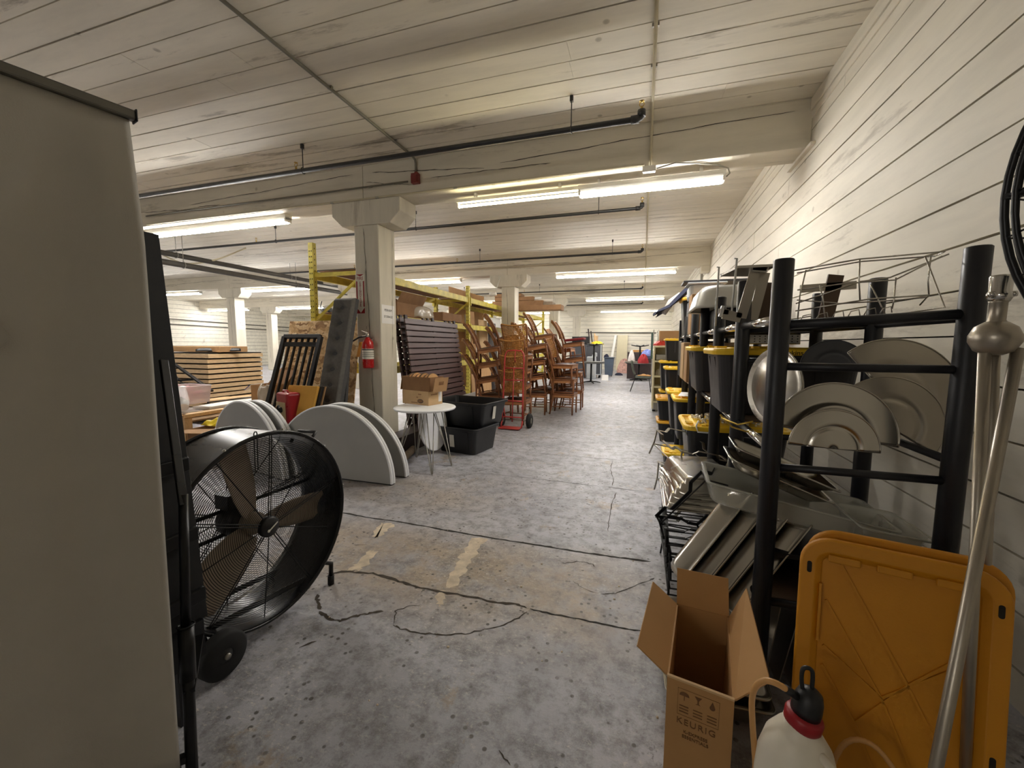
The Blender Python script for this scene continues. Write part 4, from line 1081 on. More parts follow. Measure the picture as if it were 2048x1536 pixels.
for u, v, ww in ((.62, .74, .05), (.55, .52, .03), (.35, .12, .11)):
    MB().slab([fl_+xa*(w1*u)+V((0, 0, h1*v)), fl_+xa*(w1*u+ww)+V((0, 0, h1*v)), fl_+xa*(w1*u+ww)+V((0, 0, h1*v+.010)), fl_+xa*(w1*u)+V((0, 0, h1*v+.010))], .0008).build('print', 'cardboard_dark', t, w=True)
MB().slab([fr_+ya*.04+V((0, 0, h1*.72)), fr_+ya*.15+V((0, 0, h1*.72)), fr_+ya*.15+V((0, 0, h1*.80)), fr_+ya*.04+V((0, 0, h1*.80))], .0008).build('print', 'cardboard_dark', t, w=True)
MB().slab([fr_+ya*.17+V((0, 0, h1*.2)), fr_+ya*.225+V((0, 0, h1*.2)), fr_+ya*.225+V((0, 0, h1*.98)), fr_+ya*.17+V((0, 0, h1*.98))], .001).build('shipping_label', 'paper', t, w=True)
# upper carton full of wood slices
o2 = fl_+xa*.0+ya*.01+V((0, 0, h1+.001)); w2, d2, h2 = w1+.015, .23, .165
t = thing('slice_carton', 'open brown carton of round wood slices on top of the printed carton', 'box', o2)
c4 = [o2, o2+xa*w2, o2+xa*w2+ya*d2, o2+ya*d2]
MB().hexa(c4+[p+V((0, 0, .005)) for p in c4]).build('bottom', 'cardboard_dark', t, w=True)
for i in range(4):
    a, b = c4[i], c4[(i+1) % 4]
    MB().slab([a, b, b+V((0, 0, h2)), a+V((0, 0, h2))], .005).build('side', 'cardboard_dark', t, w=True)
hz = V((0, 0, 1))
# right flap hangs outward with a hand hole; left flap too
pq = c4[1]+xa*.004+ya*.0
f0, f1 = c4[1]+hz*h2, c4[2]+hz*h2
def flapoutline(): return [(.0, .02), (.02, 0), (.21, 0), (.23, .02), (.23, .15), (.21, .17), (.02, .17), (0, .15)]
nrm = (xa*.9+hz*-.25).normalized()
upv = (hz*.95+xa*.22).normalized()
m = MB()
base_ = c4[1]+xa*.045+ya*.0+hz*-.005
outer = flapoutline(); hole = [(.075, .10), (.075, .125), (.155, .125), (.155, .10), (.135, .08), (.095, .08)]
for a_, b_, c_, d_ in (((0, 0), (.23, 0), (.23, .08), (0, .08)), ((0, .125), (.23, .125), (.23, .17), (0, .17)), ((0, .08), (.075, .08), (.075, .125), (0, .125)), ((.155, .08), (.23, .08), (.23, .125), (.155, .125))):
    m.slab([base_+ya*u+upv*v for u, v in (a_, b_, c_, d_)], .005)
m.build('handle_flap', 'cardboard', t, w=True)
m = MB(); m.slab([c4[0]-xa*.045-hz*.0, c4[3]-xa*.045, c4[3]-xa*.012+hz*(h2), c4[0]-xa*.012+hz*(h2)], .005); m.build('handle_flap', 'cardboard', t, w=True)
gw = 'wood slices in the carton on the hairpin table'
ws = ['leftmost wood slice', 'second wood slice from the left', 'third wood slice from the left', 'fourth wood slice from the left', 'fifth wood slice from the left', 'rightmost wood slice']
for k in range(6):
    p = o2+xa*(.05+.062*k)*(w2/.42)+ya*(.115)+hz*(.118+.012*(k % 2)); ax = (xa*.92+ya*-.25+hz*.1*((k % 3)-1)).normalized()
    t2 = thing('wood_slice', ws[k]+' standing in the open carton on the hairpin table', 'wood slice', p, group=gw)
    MB().lathe([(.074, -.018), (.077, -.006), (.077, .006), (.074, .018)], 22, c=p, axis=ax).build('bark', 'bark', t2, w=True)
    MB().lathe([(0, -.017), (.074, -.018)], 22, c=p, axis=ax).lathe([(0, .017), (.074, .018)], 22, c=p, axis=ax).build('cut_faces', 'wood_slice', t2, w=True)

def tote(name, label, c, w_, d_, h_, rz, cat='storage tote', group=None, mat='tote_black', ribs=True):
    t = thing(name, label, cat, c, (0, 0, rz), group)
    k = .86; th = .006
    m = MB(); N = 6
    bot, top = rrect(w_*k, d_*k, .04, 4), rrect(w_, d_, .05, 4)
    L = len(bot); rings = [[m.bm.verts.new((x, y, z)) for x, y in P] for P, z in ((bot, 0), (top, h_-.035), (rrect(w_+.05, d_+.05, .06, 4), h_-.035), (rrect(w_+.055, d_+.055, .06, 4), h_), (rrect(w_-.012, d_-.012, .045, 4), h_), (rrect(w_*k-.012, d_*k-.012, .035, 4), th))]
    for A, B in zip(rings, rings[1:]):
        for i in range(L): m.bm.faces.new((A[i], A[(i+1) % L], B[(i+1) % L], B[i]))
    m.bm.faces.new(rings[0][::-1]); m.bm.faces.new(rings[-1])
    m.build('body', mat, t, bev=.003, seg=1)
    if ribs:
        for sx in (-1, 1):
            for u in (-.28, .28):
                MB().slab([(u*w_-.02, sx*(d_*k/2+.001), .03), (u*w_+.02, sx*(d_*k/2+.001), .03), (u*w_+.022, sx*(d_/2+.002), h_-.04), (u*w_-.022, sx*(d_/2+.002), h_-.04)], .006*sx*-1).build('rib', mat, t)
    return t
gt2 = 'black storage totes on the floor'
a_ = math.atan2(.57, .04)
lo = tote('storage_tote', 'lower black tote standing on the floor beside the hairpin table', (-2.20, 4.96, 0), .62, .58, .34, math.radians(-10), group=gt2)
hi_ = tote('storage_tote', 'upper empty black tote nested on the lower tote by the hand truck', (-2.26, 5.14, .325), .86, .62, .32, math.radians(-10), group=gt2)
for o, p, rz in ((lo, (.02, -.262, .17), 0),):
    MB().slab([(-.09, -.268, .08), (-.02, -.268, .08), (-.02, -.284, .24), (-.09, -.284, .24)], .002).build('barcode_label', 'label_white', lo)
MB().slab([(.413, -.06, .09), (.413, .01, .09), (.433, .01, .26), (.433, -.06, .26)], -.002).build('barcode_label', 'label_white', hi_)
# oval white board behind the table and a roll on the floor
t = thing('oval_tabletop', 'white rounded tabletop standing on edge behind the hairpin legs', 'tabletop', (-2.72, 4.75, 0))
m = MB().prism([(.0+.24*math.cos(2*PI*k/40), .36+.345*math.sin(2*PI*k/40)) for k in range(40)], .028, o=(-2.50, 4.62, .02), x=(.30, .95, 0), y=(-.12, .02, .99)); m.build('top', 'table_white', t, w=True, bev=.006)
tag(MB().tube([(-2.62, 3.99, .045), (-2.78, 4.55, .05)], .045, 16).build('fabric_roll', 'grey_wood'), 'tan rolled mat lying on the floor under the hairpin table', 'roll')
tag(MB().box((-2.95, 4.75, .12), (.25, .9, .24)).build('dark_crate', 'slat_dark', bev=.005), 'low dark box on the floor behind the rolled mat', 'box')

# ---- red hand truck
t = thing('hand_truck', 'red two-wheeled hand truck standing against the stacked wicker chairs', 'hand truck', (-2.05, 6.5, 0))
hx0, hx1, hy = -2.235, -1.875, 6.47
def ht(u, z): return V((hx0+(hx1-hx0)*u, hy+.10*z+.0, z))
L = [ht(0, .1), ht(.02, .5), ht(.03, 1.12), ht(.06, 1.24), ht(.16, 1.29), ht(.5, 1.30), ht(.84, 1.29), ht(.94, 1.24), ht(.97, 1.12), ht(.98, .5), ht(1, .1)]
MB().tube(L, .014, 8).build('frame', 'truck_red', t, w=True)
for z in (.18, .45, .80, 1.0): MB().tube([ht(.03, z), ht(.97, z)], .011, 8).build('cross_bar', 'truck_red', t, w=True)
MB().tube([ht(.5, .10), ht(.5, 1.0)], .010, 8).build('center_bar', 'truck_red', t, w=True)
MB().tube([ht(.55, 1.29), ht(.57, 1.22)+V((0, -.05, 0)), ht(.57, 1.14)+V((0, -.05, 0)), ht(.55, 1.10)], .009, 8).build('handle', 'truck_red', t, w=True)
MB().box(((hx0+hx1)/2, hy-.09, .02), (.36, .22, .008)).build('toe_plate', 'truck_red', t, w=True)
for u in (0, 1): MB().tube([ht(u, .12), ht(u, .06)+V((0, -.03, 0)), (hx0+(hx1-hx0)*u, hy-.04, .022)], .014, 8).build('foot_tube', 'truck_red', t, w=True)
for u in (.05, .95): MB().tube([ht(u, .36), ht(u, .2)+V((0, .09, -.02)), ht(u, .14)+V((0, .08, 0))], .010, 8).build('axle_brace', 'truck_red', t, w=True)
MB().tube([(hx0-.05, hy+.09, .125), (hx1+.14, hy+.09, .125)], .009, 8).build('axle', 'worn_steel', t, w=True)
for x in (hx0-.035, hx1+.10):
    MB().lathe([(.05, -.035), (.10, -.038), (.122, -.022), (.122, .022), (.10, .038), (.05, .035)], 26, c=(x, hy+.09, .123), axis=(1, 0, 0)).build('tyre', 'rubber', t, w=True)
    MB().lathe([(0, -.036), (.055, -.03), (.06, 0), (.055, .03), (0, .036)], 20, c=(x, hy+.09, .123), axis=(1, 0, 0)).build('wheel_hub', 'galv', t, w=True)

# ---- wooden chairs with woven backs
def chair_proto(name='wicker_chair'):
    t = thing(name, '', 'chair')
    W, D, H = .43, .43, .45
    m = MB()
    for x in (-W/2+.02, W/2-.02): pass
    for sx in (-1, 1):
        MB().tube([(sx*(W/2-.02), -D/2+.02, 0), (sx*(W/2-.018), -D/2+.02, H-.05)], [.015, .020], 8).build('leg', 'wood_chair', t)
        # rear leg runs up into the curved back post
        MB().tube([(sx*(W/2-.01), D/2+.05, 0), (sx*(W/2-.02), D/2-.0, .25), (sx*(W/2-.02), D/2-.02, H), (sx*(W/2-.012), D/2+.02, .66), (sx*(W/2+.004), D/2+.09, .84), (sx*(W/2+.008), D/2+.15, .95)], [.015, .018, .021, .018, .016, .014], 8).build('leg', 'wood_chair', t)
        MB().box((sx*(W/2-.02), 0, H-.075), (.022, D-.06, .06)).build('apron', 'wood_chair_light', t)
        MB().tube([(sx*(W/2-.02), -D/2+.02, .16), (sx*(W/2-.016), D/2+.02, .16)], .010, 6).build('stretcher', 'wood_chair', t)
    for y in (-D/2+.02, D/2-.02): MB().box((0, y, H-.075), (W-.06, .022, .06)).build('apron', 'wood_chair_light', t)
    MB().tube([(-W/2+.02, 0, .16), (W/2-.02, 0, .16)], .009, 6).build('stretcher', 'wood_chair', t)
    m = MB().prism(rrect(W+.03, D+.02, .05, 4), .022, o=(0, 0, H-.045)); m.build('seat', 'wood_chair', t, bev=.006)
    m = MB(); m.grid(lambda u, v: V(((u-.5)*(W-.02), (v-.5)*(D-.03), H-.022+.024*min(1, 6*min(u, 1-u, v, 1-v)))), 8, 8); m.build('seat_pad', 'seat_dark', t)
    # woven back: strands following a hollow curve
    def bp(u, v):
        z = .56+.40*v; y = D/2+.02+.02*(v)+.135*v*v*.9
        return V(((u-.5)*(W-.02+.03*v), y+.045*math.sin(PI*u), z-.03*math.sin(PI*u)*v))
    m = MB()
    for i in range(15):
        v = (i+.5)/15; m.tube([bp(j/10, v)+V((0, .003*(-1)**j, 0)) for j in range(11)], .0075, 5)
    for i in range(17):
        u = (i+.5)/17; m.tube([bp(u, j/6)+V((0, .004*(-1)**(i+j), 0)) for j in range(7)], .0062, 4)
    m.build('woven_back', 'wicker', t)
    MB().tube([bp(j/12, 1) for j in range(13)], .013, 7).build('top_rail', 'wicker', t)
    MB().tube([bp(j/12, 0) for j in range(13)], .012, 7).build('lower_rail', 'wood_chair', t)
    return t
proto = chair_proto(); first = [True]
def put_chair(x, y, z, rz, tx, ty, label):
    rot = (Matrix.Rotation(rz, 3, 'Z') @ Matrix.Rotation(tx, 3, 'X') @ Matrix.Rotation(ty, 3, 'Y'))
    g = 'stacked wooden chairs with woven backs'
    if first[0]:
        first[0] = False; place(proto, (x, y, z), rot); proto['label'] = label; proto['group'] = g; return proto
    return dup(proto, (x, y, z), rot, label, g)
lv = ['bottom', 'second', 'third', 'fourth', 'fifth']
# facing direction: local -Y is the front of the seat
stacks = [(-2.14, 7.02, 4, PI, .265, 'in the stack behind the red hand truck', -.02),
          (-2.80, 7.45, 4, math.radians(104), .29, 'in the stack left of the red hand truck', -.2),
          (-2.02, 8.05, 4, math.radians(98), .31, 'in the leaning stack right behind the hand truck stack', -.15),
          (-1.50, 8.25, 3, math.radians(86), .29, 'in the stack at the aisle corner of the chair group', -.01),
          (-1.42, 8.95, 4, math.radians(95), .325, 'in the last stack by the aisle, behind the corner stack', -.10),
          (-2.02, 8.75, 5, math.radians(92), .285, 'in the inner stack behind the leaning stacks', -.12),
          (-2.65, 8.15, 5, math.radians(110), .275, 'in the innermost stack near the second column', -.14),
          (-1.75, 9.6, 4, math.radians(88), .28, 'in the rear stack at the back of the chair group', -.10)]
for (x, y, n, rz, dz, lab, tilt) in stacks:
    for k in range(n):
        put_chair(x+R.uniform(-.025, .025)+(.012*k if rz != PI else 0), y+R.uniform(-.02, .02)+(.035*k if rz == PI else 0), dz*k+(.035 if k and tilt < -.05 else 0), rz+R.uniform(-.06, .06), tilt*R.uniform(.7, 1.3) if k else 0, R.uniform(-.02, .02) if k else 0, '%s wooden chair %s' % (lv[k] if k < n-1 else 'topmost', lab))
tag(MB().prism(rrect(.42, .40, .06, 4), .05, o=(-1.40, 8.95, 1.485), x=(1, 0, .1), y=(0, 1, 0)).build('cushion', 'red_cushion', bev=.015), 'red seat cushion lying on top of the last chair stack by the aisle', 'cushion')
# ================================================================ back of the room
plain('banquet_green', (74, 80, 70), .6, var=.1)
plain('cloth_tan', (186, 138, 82), .8, var=.2, scale=20)
plain('bin_blue', (84, 96, 112), .5, var=.08)
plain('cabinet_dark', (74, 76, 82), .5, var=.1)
plain('cabinet_grey', (190, 196, 202), .45, var=.05)
plain('cloth_blue', (120, 134, 196), .8, var=.35, scale=14)
plain('cloth_navy', (34, 38, 60), .8, var=.2)
plain('cloth_red', (170, 44, 50), .8, var=.25, scale=12)
plain('cloth_white', (214, 208, 204), .8, var=.1)
plain('cream_metal', (224, 214, 176), .45, var=.06)
plain('door_cream', (206, 198, 168), .5, var=.04)
plain('debris_pink', (200, 160, 150), .8, var=.35, scale=10)
plain('dark_green', (44, 66, 56), .5)
plain('orange_box', (214, 150, 100), .7, var=.08)
plain('red_bag', (206, 56, 40), .4, var=.2, scale=14)
def pedestal(name, label, x, y, z0, H_, r, inv=False, group='pedestal tables at the back'):
    t = thing(name, label, 'table', (x, y, z0), (PI if inv else 0, 0, .4), group)
    if inv: t.location.z = z0+H_; MW[t.name] = Matrix.Translation((x, y, z0+H_)) @ Euler((PI, 0, .4)).to_matrix().to_4x4()
    MB().lathe([(0, H_-.03), (r-.01, H_-.03), (r, H_-.015), (r-.005, H_), (0, H_)], 32).build('tabletop', 'table_grey', t)
    MB().lathe([(r+.001, H_-.032), (r+.003, H_-.015), (r+.001, H_-.004)], 32).build('edge_band', 'black_paint', t)
    MB().tube([(0, 0, .04), (0, 0, H_-.04)], .035, 12).build('column_post', 'black_steel', t)
    for k in range(4):
        a = PI/2*k; d = V((math.cos(a), math.sin(a), 0))
        MB().tube([d*.02+V((0, 0, .06)), d*.2+V((0, 0, .045)), d*.36+V((0, 0, .018))], [.028, .022, .016], 8).build('foot', 'black_steel', t)
    return t
pedestal('pedestal_table', 'round pedestal table beside the grey cabinet and the chair stacks at the back', -1.78, 15.2, 0, .755, .47)
pedestal('pedestal_table', 'upside-down pedestal table on top of the table by the grey cabinet', -1.70, 15.25, .757, .70, .40, True)
pedestal('pedestal_table', 'round pedestal table behind the lone banquet chair at the back', -.12, 17.0, 0, .69, .50)
pedestal('pedestal_table', 'upside-down pedestal table among clothes on the table behind the banquet chair', -.10, 17.05, .692, .72, .22, True)
# lone banquet chair facing the shelves
t = thing('banquet_chair', 'dark green banquet chair with tan cloth on its seat at the back', 'chair', (0, 12.9, 0))
x0, x1 = -.20, .24
MB().box((.03, 12.95, .44), (.44, .44, .06)).build('seat', 'banquet_green', t, w=True, bev=.02)
m = MB(); m.grid(lambda u, v: V((-.20-.11*v-.02*math.sin(PI*v), 12.75+.40*u+(.03*(u-.5) if v > .5 else 0), .50+.44*v*(1-.06*(2*u-1)**2))), 10, 10); m.build('backrest', 'banquet_green', t, w=True, solid=.045)
for y in (12.76, 13.14):
    MB().tube([(-.32, y, 0), (-.19, y, .40), (-.20, y, .5), (-.29, y, .92)], .012, 7).build('leg', 'black_steel', t, w=True)
    MB().tube([(.27, y, 0), (.21, y, .42)], .012, 7).build('leg', 'black_steel', t, w=True)
MB().tube([(-.27, 12.76, .14), (-.27, 13.14, .14)], .008, 6).build('stretcher', 'black_steel', t, w=True)
m = MB(); m.grid(lambda u, v: V((-.12+.38*u, 12.78+.34*v, .475+.05*abs(math.sin(u*7+v*3))*math.sin(PI*u)*math.sin(PI*v)+.01)), 16, 12)
tag(m.build('folded_cloth', 'cloth_tan', solid=.006), 'crumpled tan cloth lying on the banquet chair seat', 'cloth')
# clothes and boxes on the far right table
def heap(name, label, cat, mat, c, rx, ry, h, seed):
    m = MB(); c = V(c); q = random.Random(seed); a, b, e = q.uniform(4, 9), q.uniform(3, 7), q.uniform(0, 6)
    def f(u, v):
        th = 2*PI*u; r = math.sin(v*PI/2)
        return c+V((rx*r*math.cos(th)*(1+.14*math.sin(a//1*th+e)), ry*r*math.sin(th)*(1+.12*math.sin(b//1*th)), h*math.cos(v*PI/2)*(1+.16*math.sin(a*u*4+v*5))+.02*math.sin(9*u*PI+6*v)*r*(1-r)))
    m.grid(f, 28, 10, closeu=True)
    return tag(m.build(name, mat, smooth=True), label, cat)
heap('clothes_pile', 'heap of blue and navy clothes on the far right table', 'clothes', 'cloth_blue', (.16, 17.0, .96), .22, .2, .24, 3)
heap('clothes_pile', 'navy cloth under the blue heap on the far right table', 'clothes', 'cloth_navy', (.22, 16.92, .84), .20, .2, .14, 5)
heap('clothes_pile', 'red cloth heap beside the upturned table on the far right', 'clothes', 'cloth_red', (.02, 16.7, .692), .20, .14, .32, 8)
heap('clothes_pile', 'white and brown bundle left of the upturned table at the back', 'clothes', 'cloth_white', (-.42, 17.25, .70), .14, .14, .42, 11)
tag(MB().box((-.32, 17.6, .85), (.75, .4, .32)).build('dark_box', 'slat_dark', bev=.01) if False else MB().box((-.1, 17.9, .55), (1.0, .4, 1.1)).build('dark_box', 'slat_dark', bev=.01), 'dark brown cabinet behind the far right table', 'cabinet')
tag(MB().box((-.02, 17.9, 1.15), (.72, .3, .09)).build('tan_box', 'cloth_tan', bev=.005), 'flat tan box on the dark cabinet at the back', 'box')
for i, (dx, z) in enumerate(((0, .70), (.03, .735))):
    tag(MB().box((-.42+dx, 16.75, z+.014), (.5, .22, .028), (0, 0, .1*i)).build('metal_tray', 'worn_steel', bev=.004), ('lower', 'upper')[i]+' grey tray on the left side of the far right table', 'tray')
# dark wheeled cabinet, grey machine, bin
t = thing('wheeled_cabinet', 'dark grey wheeled cabinet with pale frame at the back left', 'cabinet', (-1.95, 17.6, 0))
MB().box((-1.96, 17.7, .78), (.62, .6, 1.24)).build('body', 'cabinet_dark', t, w=True, bev=.01)
for x in (-2.27, -1.65): MB().box((x, 17.395, .78), (.035, .02, 1.26)).build('frame_edge', 'cabinet_grey', t, w=True)
for z in (.16, 1.40): MB().box((-1.96, 17.395, z), (.64, .02, .035)).build('frame_edge', 'cabinet_grey', t, w=True)
for x in (-2.2, -1.72):
    for y in (17.48, 17.92): MB().lathe([(0, -.02), (.06, -.02), (.06, .02), (0, .02)], 14, c=(x, y, .06), axis=(1, 0, 0)).build('caster', 'rubber', t, w=True)
heap('yellow_cloth', 'yellow cloth lying on top of the wheeled cabinet', 'cloth', 'yellow_bag', (-1.85, 17.65, 1.405), .26, .2, .13, 4)
t = thing('grey_machine', 'pale grey cabinet with curved top in front of the wheeled cabinet', 'machine', (-1.98, 16.9, 0))
MB().box((-1.98, 16.95, .46), (.36, .35, .92)).build('body', 'cabinet_grey', t, w=True, bev=.03)
m = MB().prism([(-.09, 0), (.09, 0), (.09, .14), (.02, .17), (-.09, .05)], .3, o=(-1.86, 17.1, .92), x=(1, 0, 0), y=(0, 0, 1)); m.build('hood', 'cabinet_grey', t, w=True, bev=.01)
t = thing('trash_bin', 'blue-grey trash bin standing beside the wheeled cabinet', 'bin', (-1.42, 18.8, 0))
MB().hexa([(-1.58, 18.65, .03), (-1.26, 18.65, .03), (-1.26, 19.0, .03), (-1.58, 19.0, .03), (-1.62, 18.6, .82), (-1.20, 18.6, .82), (-1.20, 19.05, .82), (-1.62, 19.05, .82)]).build('body', 'bin_blue', t, w=True, bev=.02)
MB().box((-1.41, 18.82, .835), (.46, .49, .04)).build('lid', 'bin_blue', t, w=True, bev=.01)
for x in (-1.55, -1.29): MB().lathe([(0, -.02), (.05, -.02), (.05, .02), (0, .02)], 14, c=(x, 18.72, .05), axis=(1, 0, 0)).build('wheel', 'rubber', t, w=True)
heap('black_cloth', 'small black cloth heap on the trash bin', 'cloth', 'cloth_navy', (-1.53, 18.7, .856), .10, .1, .12, 6)
tag(MB().box((-2.6, 17.6, .72), (.7, .6, 1.43)).build('dark_cabinet', 'cabinet_dark', bev=.01), 'dark cabinet behind the chair stacks at the back', 'cabinet')
t = thing('black_screen', 'black flat box standing on the dark cabinet behind the chairs', 'box', (-2.55, 17.5, 1.44))
MB().box((-2.5, 17.5, 1.59), (.72, .3, .30)).build('body', 'black_paint', t, w=True, bev=.01)
tag(MB().box((-2.0, 18.6, .9), (.16, .2, 1.8)).build('carton', 'cardboard_pale', bev=.004), 'tall pale carton standing behind the wheeled cabinet', 'box')
gps = 'wooden posts leaning at the back'
for i, (x, lab) in enumerate(((-2.30, 'dark wooden post leaning behind the wheeled cabinet, left one'), (-2.18, 'dark wooden post leaning behind the wheeled cabinet, middle one'), (-2.02, 'pale wooden post leaning behind the wheeled cabinet, right one'))):
    tag(MB().bar((x+.25, 18.3, .0), (x-.02, 18.35, 2.1-.1*i), .05, .04).build('wooden_post', ('slat_dark', 'slat_dark', 'pine')[i]), lab, 'post', gps)
tag(MB().slab([(-1.75, 22.75, 0), (-1.6, 22.75, 0), (-1.42, 23.9, 1.95), (-1.54, 23.9, 1.95)], -.03).build('white_board', 'white_sheet'), 'narrow white board leaning on the far wall beside the cream door panel', 'board')
tag(MB().slab([(-1.40, 23.4, 0), (-.84, 23.4, 0), (-.82, 23.93, 1.95), (-1.38, 23.93, 1.95)], -.04).build('cream_panel', 'door_cream', bev=.006), 'flat cream door panel leaning on the far wall', 'board')
heap('rubble_pile', 'pinkish pile of bags and rubble at the foot of the far wall', 'pile', 'debris_pink', (-.85, 21.5, 0), .35, .5, .62, 9)
heap('debris_pile', 'small dark debris heap on the floor by the trash bin', 'pile', 'cloth_navy', (-1.02, 19.6, 0), .18, .2, .10, 12)
t = thing('floor_sign', 'white paper sign propped on the floor before the trash bin', 'notice', (-1.42, 16.6, 0))
MB().slab([(-1.52, 16.55, 0), (-1.26, 16.55, 0), (-1.27, 16.65, .21), (-1.51, 16.65, .21)], -.004).build('sheet', 'paper', t, w=True)
# chrome garment rack with a dark green bag
t = thing('garment_rack', 'thin chrome garment rack with a dark green bag by the cream shelves', 'garment rack', (.42, 13.4, 0))
for x in (.30, .44):
    for y in (13.0, 14.2): MB().tube([(x, y, .02), (x, y, 1.85)], .013, 8).build('post', 'chrome', t, w=True)
for z in (.1, 1.0, 1.85):
    MB().tube([(.30, 13.0, z), (.30, 14.2, z)], .01, 6).tube([(.44, 13.0, z), (.44, 14.2, z)], .01, 6).build('rail', 'chrome', t, w=True)
tag(MB().box((.265, 13.3, 1.38), (.06, .3, .8)).build('garment_bag', 'dark_green', bev=.02), 'dark green bag hanging on the chrome garment rack', 'bag')

# ---- cream gondola shelves
t = thing('gondola_shelf', 'cream metal shelf unit at the far end of the black rack', 'shelf', (.7, 9.3, 0))
sx0, sx1, sy0, sy1 = .235, 1.15, 9.10, 9.62
MB().box(((sx0+sx1)/2, sy1, .72), (sx1-sx0, .03, 1.32)).build('back_panel', 'cream_metal', t, w=True)
for x in (sx0, sx1): MB().box((x, (sy0+sy1)/2, .72), (.03, sy1-sy0+.03, 1.32)).build('side_panel', 'cream_metal', t, w=True)
for z in (.20, .52, .74, 1.06, 1.37): MB().box(((sx0+sx1)/2, (sy0+sy1)/2, z), (sx1-sx0-.02, sy1-sy0, .035)).build('shelf', 'cream_metal', t, w=True, bev=.003)
MB().box(((sx0+sx1)/2, sy0+.05, .10), (sx1-sx0-.04, .02, .16)).build('kick_plate', 'galv', t, w=True)
for x in (sx0+.03, sx1-.03): MB().lathe([(0, 0), (.03, 0), (.03, .03), (0, .03)], 12, c=(x, sy0+.04, 0)).build('foot', 'rubber', t, w=True)
tag(MB().box((.52, 9.35, 1.145), (.5, .4, .11)).build('silver_box', 'galv', bev=.01), 'flat silver tray box on the second shelf of the cream unit', 'box')
heap('plastic_bag', 'grey plastic bag of goods on the middle shelf of the cream unit', 'bag', 'bag_film', (.50, 9.35, .76), .22, .2, .24, 21)
heap('red_bag', 'red plastic bag on top of the cream shelf unit', 'bag', 'red_bag', (.36, 9.25, 1.39), .14, .14, .10, 22)
tag(MB().box((.55, 9.4, 1.445), (.42, .36, .105)).build('carton', 'orange_box', bev=.004), 'orange-tan carton on top of the cream shelf unit', 'box')
tag(MB().box((.56, 9.42, 1.60), (.46, .38, .20)).build('carton', 'cardboard', bev=.004), 'brown carton on top of the orange one on the cream shelf unit', 'box')

# dark lifting mast seen past the strand board
t = thing('lift_mast', 'dark lifting mast with hoses standing far off above the strand board', 'lift', (-9.3, 11.2, 0))
for px in (652, 661):
    q = at(px, 640, Y=11.2); MB().box((q.x, 11.2, 1.28), (.09, .10, 2.56)).build('rail', 'black_steel', t, w=True)
q = at(656, 602, Y=11.2)
MB().box((q.x, 11.15, 2.5), (.30, .14, .10)).build('head', 'black_paint', t, w=True, bev=.01)
MB().tube(smooth([q+V((-.25, 0, .0)), q+V((-.30, 0, -.15)), q+V((-.28, 0, -.32)), q+V((-.1, 0, -.36))]), .015, 6).build('hose', 'rubber', t, w=True)
MB().box((q.x, 11.2, .05), (.5, .7, .10)).build('base', 'black_paint', t, w=True)
# ================================================================ black tube racks along the right wall
plain('rack_black', (30, 31, 36), .42, .1, var=.15)
plain('lid_yellow', (255, 208, 48), .42, var=.06)
plain('lid_amber', (244, 184, 56), .45, var=.08)
plain('tote_charcoal', (52, 51, 54), .45, var=.1)
plain('steel', (196, 192, 184), .25, 1, var=.04, scale=1.5)
plain('steel_dull', (182, 176, 164), .34, 1, var=.07, scale=2)
plain('wire_steel', (190, 186, 178), .25, 1, var=.05)
plain('enamel_white', (206, 206, 200), .35, var=.05)
plain('polycarb', (200, 200, 190), .2, var=.05, alpha=.42)
plain('marker', (50, 42, 26), .7)
plain('pearl', (226, 222, 210), .22, .3, var=.15)
plain('gold', (200, 170, 80), .3, 1, var=.1)
plain('shelf_brown', (92, 74, 58), .6, .2, var=.15)
PX, QX = .47, 1.005
PY = [1.72, 2.30, 2.96, 3.66, 4.30, 5.0, 5.7]
t = thing('tube_rack', 'black tube storage rack with chrome rails along the white plank wall', 'storage rack', (.7, 3.5, 0))
for i, y in enumerate(PY):
    for x in (PX, QX):
        h = 1.715+R.uniform(-.01, .01)
        MB().lathe([(0, 0), (.033, 0), (.033, h-.004), (.029, h), (0, h-.006)], 20, c=(x, y, 0)).build('post', 'rack_black', t, w=True)
    for z in (1.475, 1.325, .95, .42): MB().tube([(PX+.02, y, z), (QX-.02, y, z+(.03 if z > 1.4 else 0))], .017 if z > 1.4 else .0145, 12).build('end_rail', 'rack_black', t, w=True)
for a, b in zip(PY, PY[1:]):
    for z, mt in ((1.495, 'chrome'), (1.015, 'chrome')):
        MB().tube([(PX, a+.03, z), (PX, b-.03, z)], .019 if z > 1.4 else .016, 14).build('front_rail', mt, t, w=True)
        MB().tube([(QX, a+.03, z), (QX, b-.03, z)], .015, 10).build('rear_rail', 'rack_black', t, w=True)
    MB().tube([(PX, a+.03, .40), (PX, b-.03, .40)], .014, 10).build('front_rail', 'rack_black', t, w=True)
    MB().tube([(QX, a+.03, .40), (QX, b-.03, .40)], .014, 10).build('rear_rail', 'rack_black', t, w=True)
    for z in (1.50, 1.02, .42):
        if a < 1.8 and z > .6: continue
        MB().box(((PX+QX)/2, (a+b)/2, z), (QX-PX-.04, b-a-.05, .012)).build('shelf', 'shelf_brown', t, w=True)
MB().tube([(QX-.02, 1.75, .62), (QX-.02, 2.9, .30)], .012, 8).build('brace', 'rack_black', t, w=True)

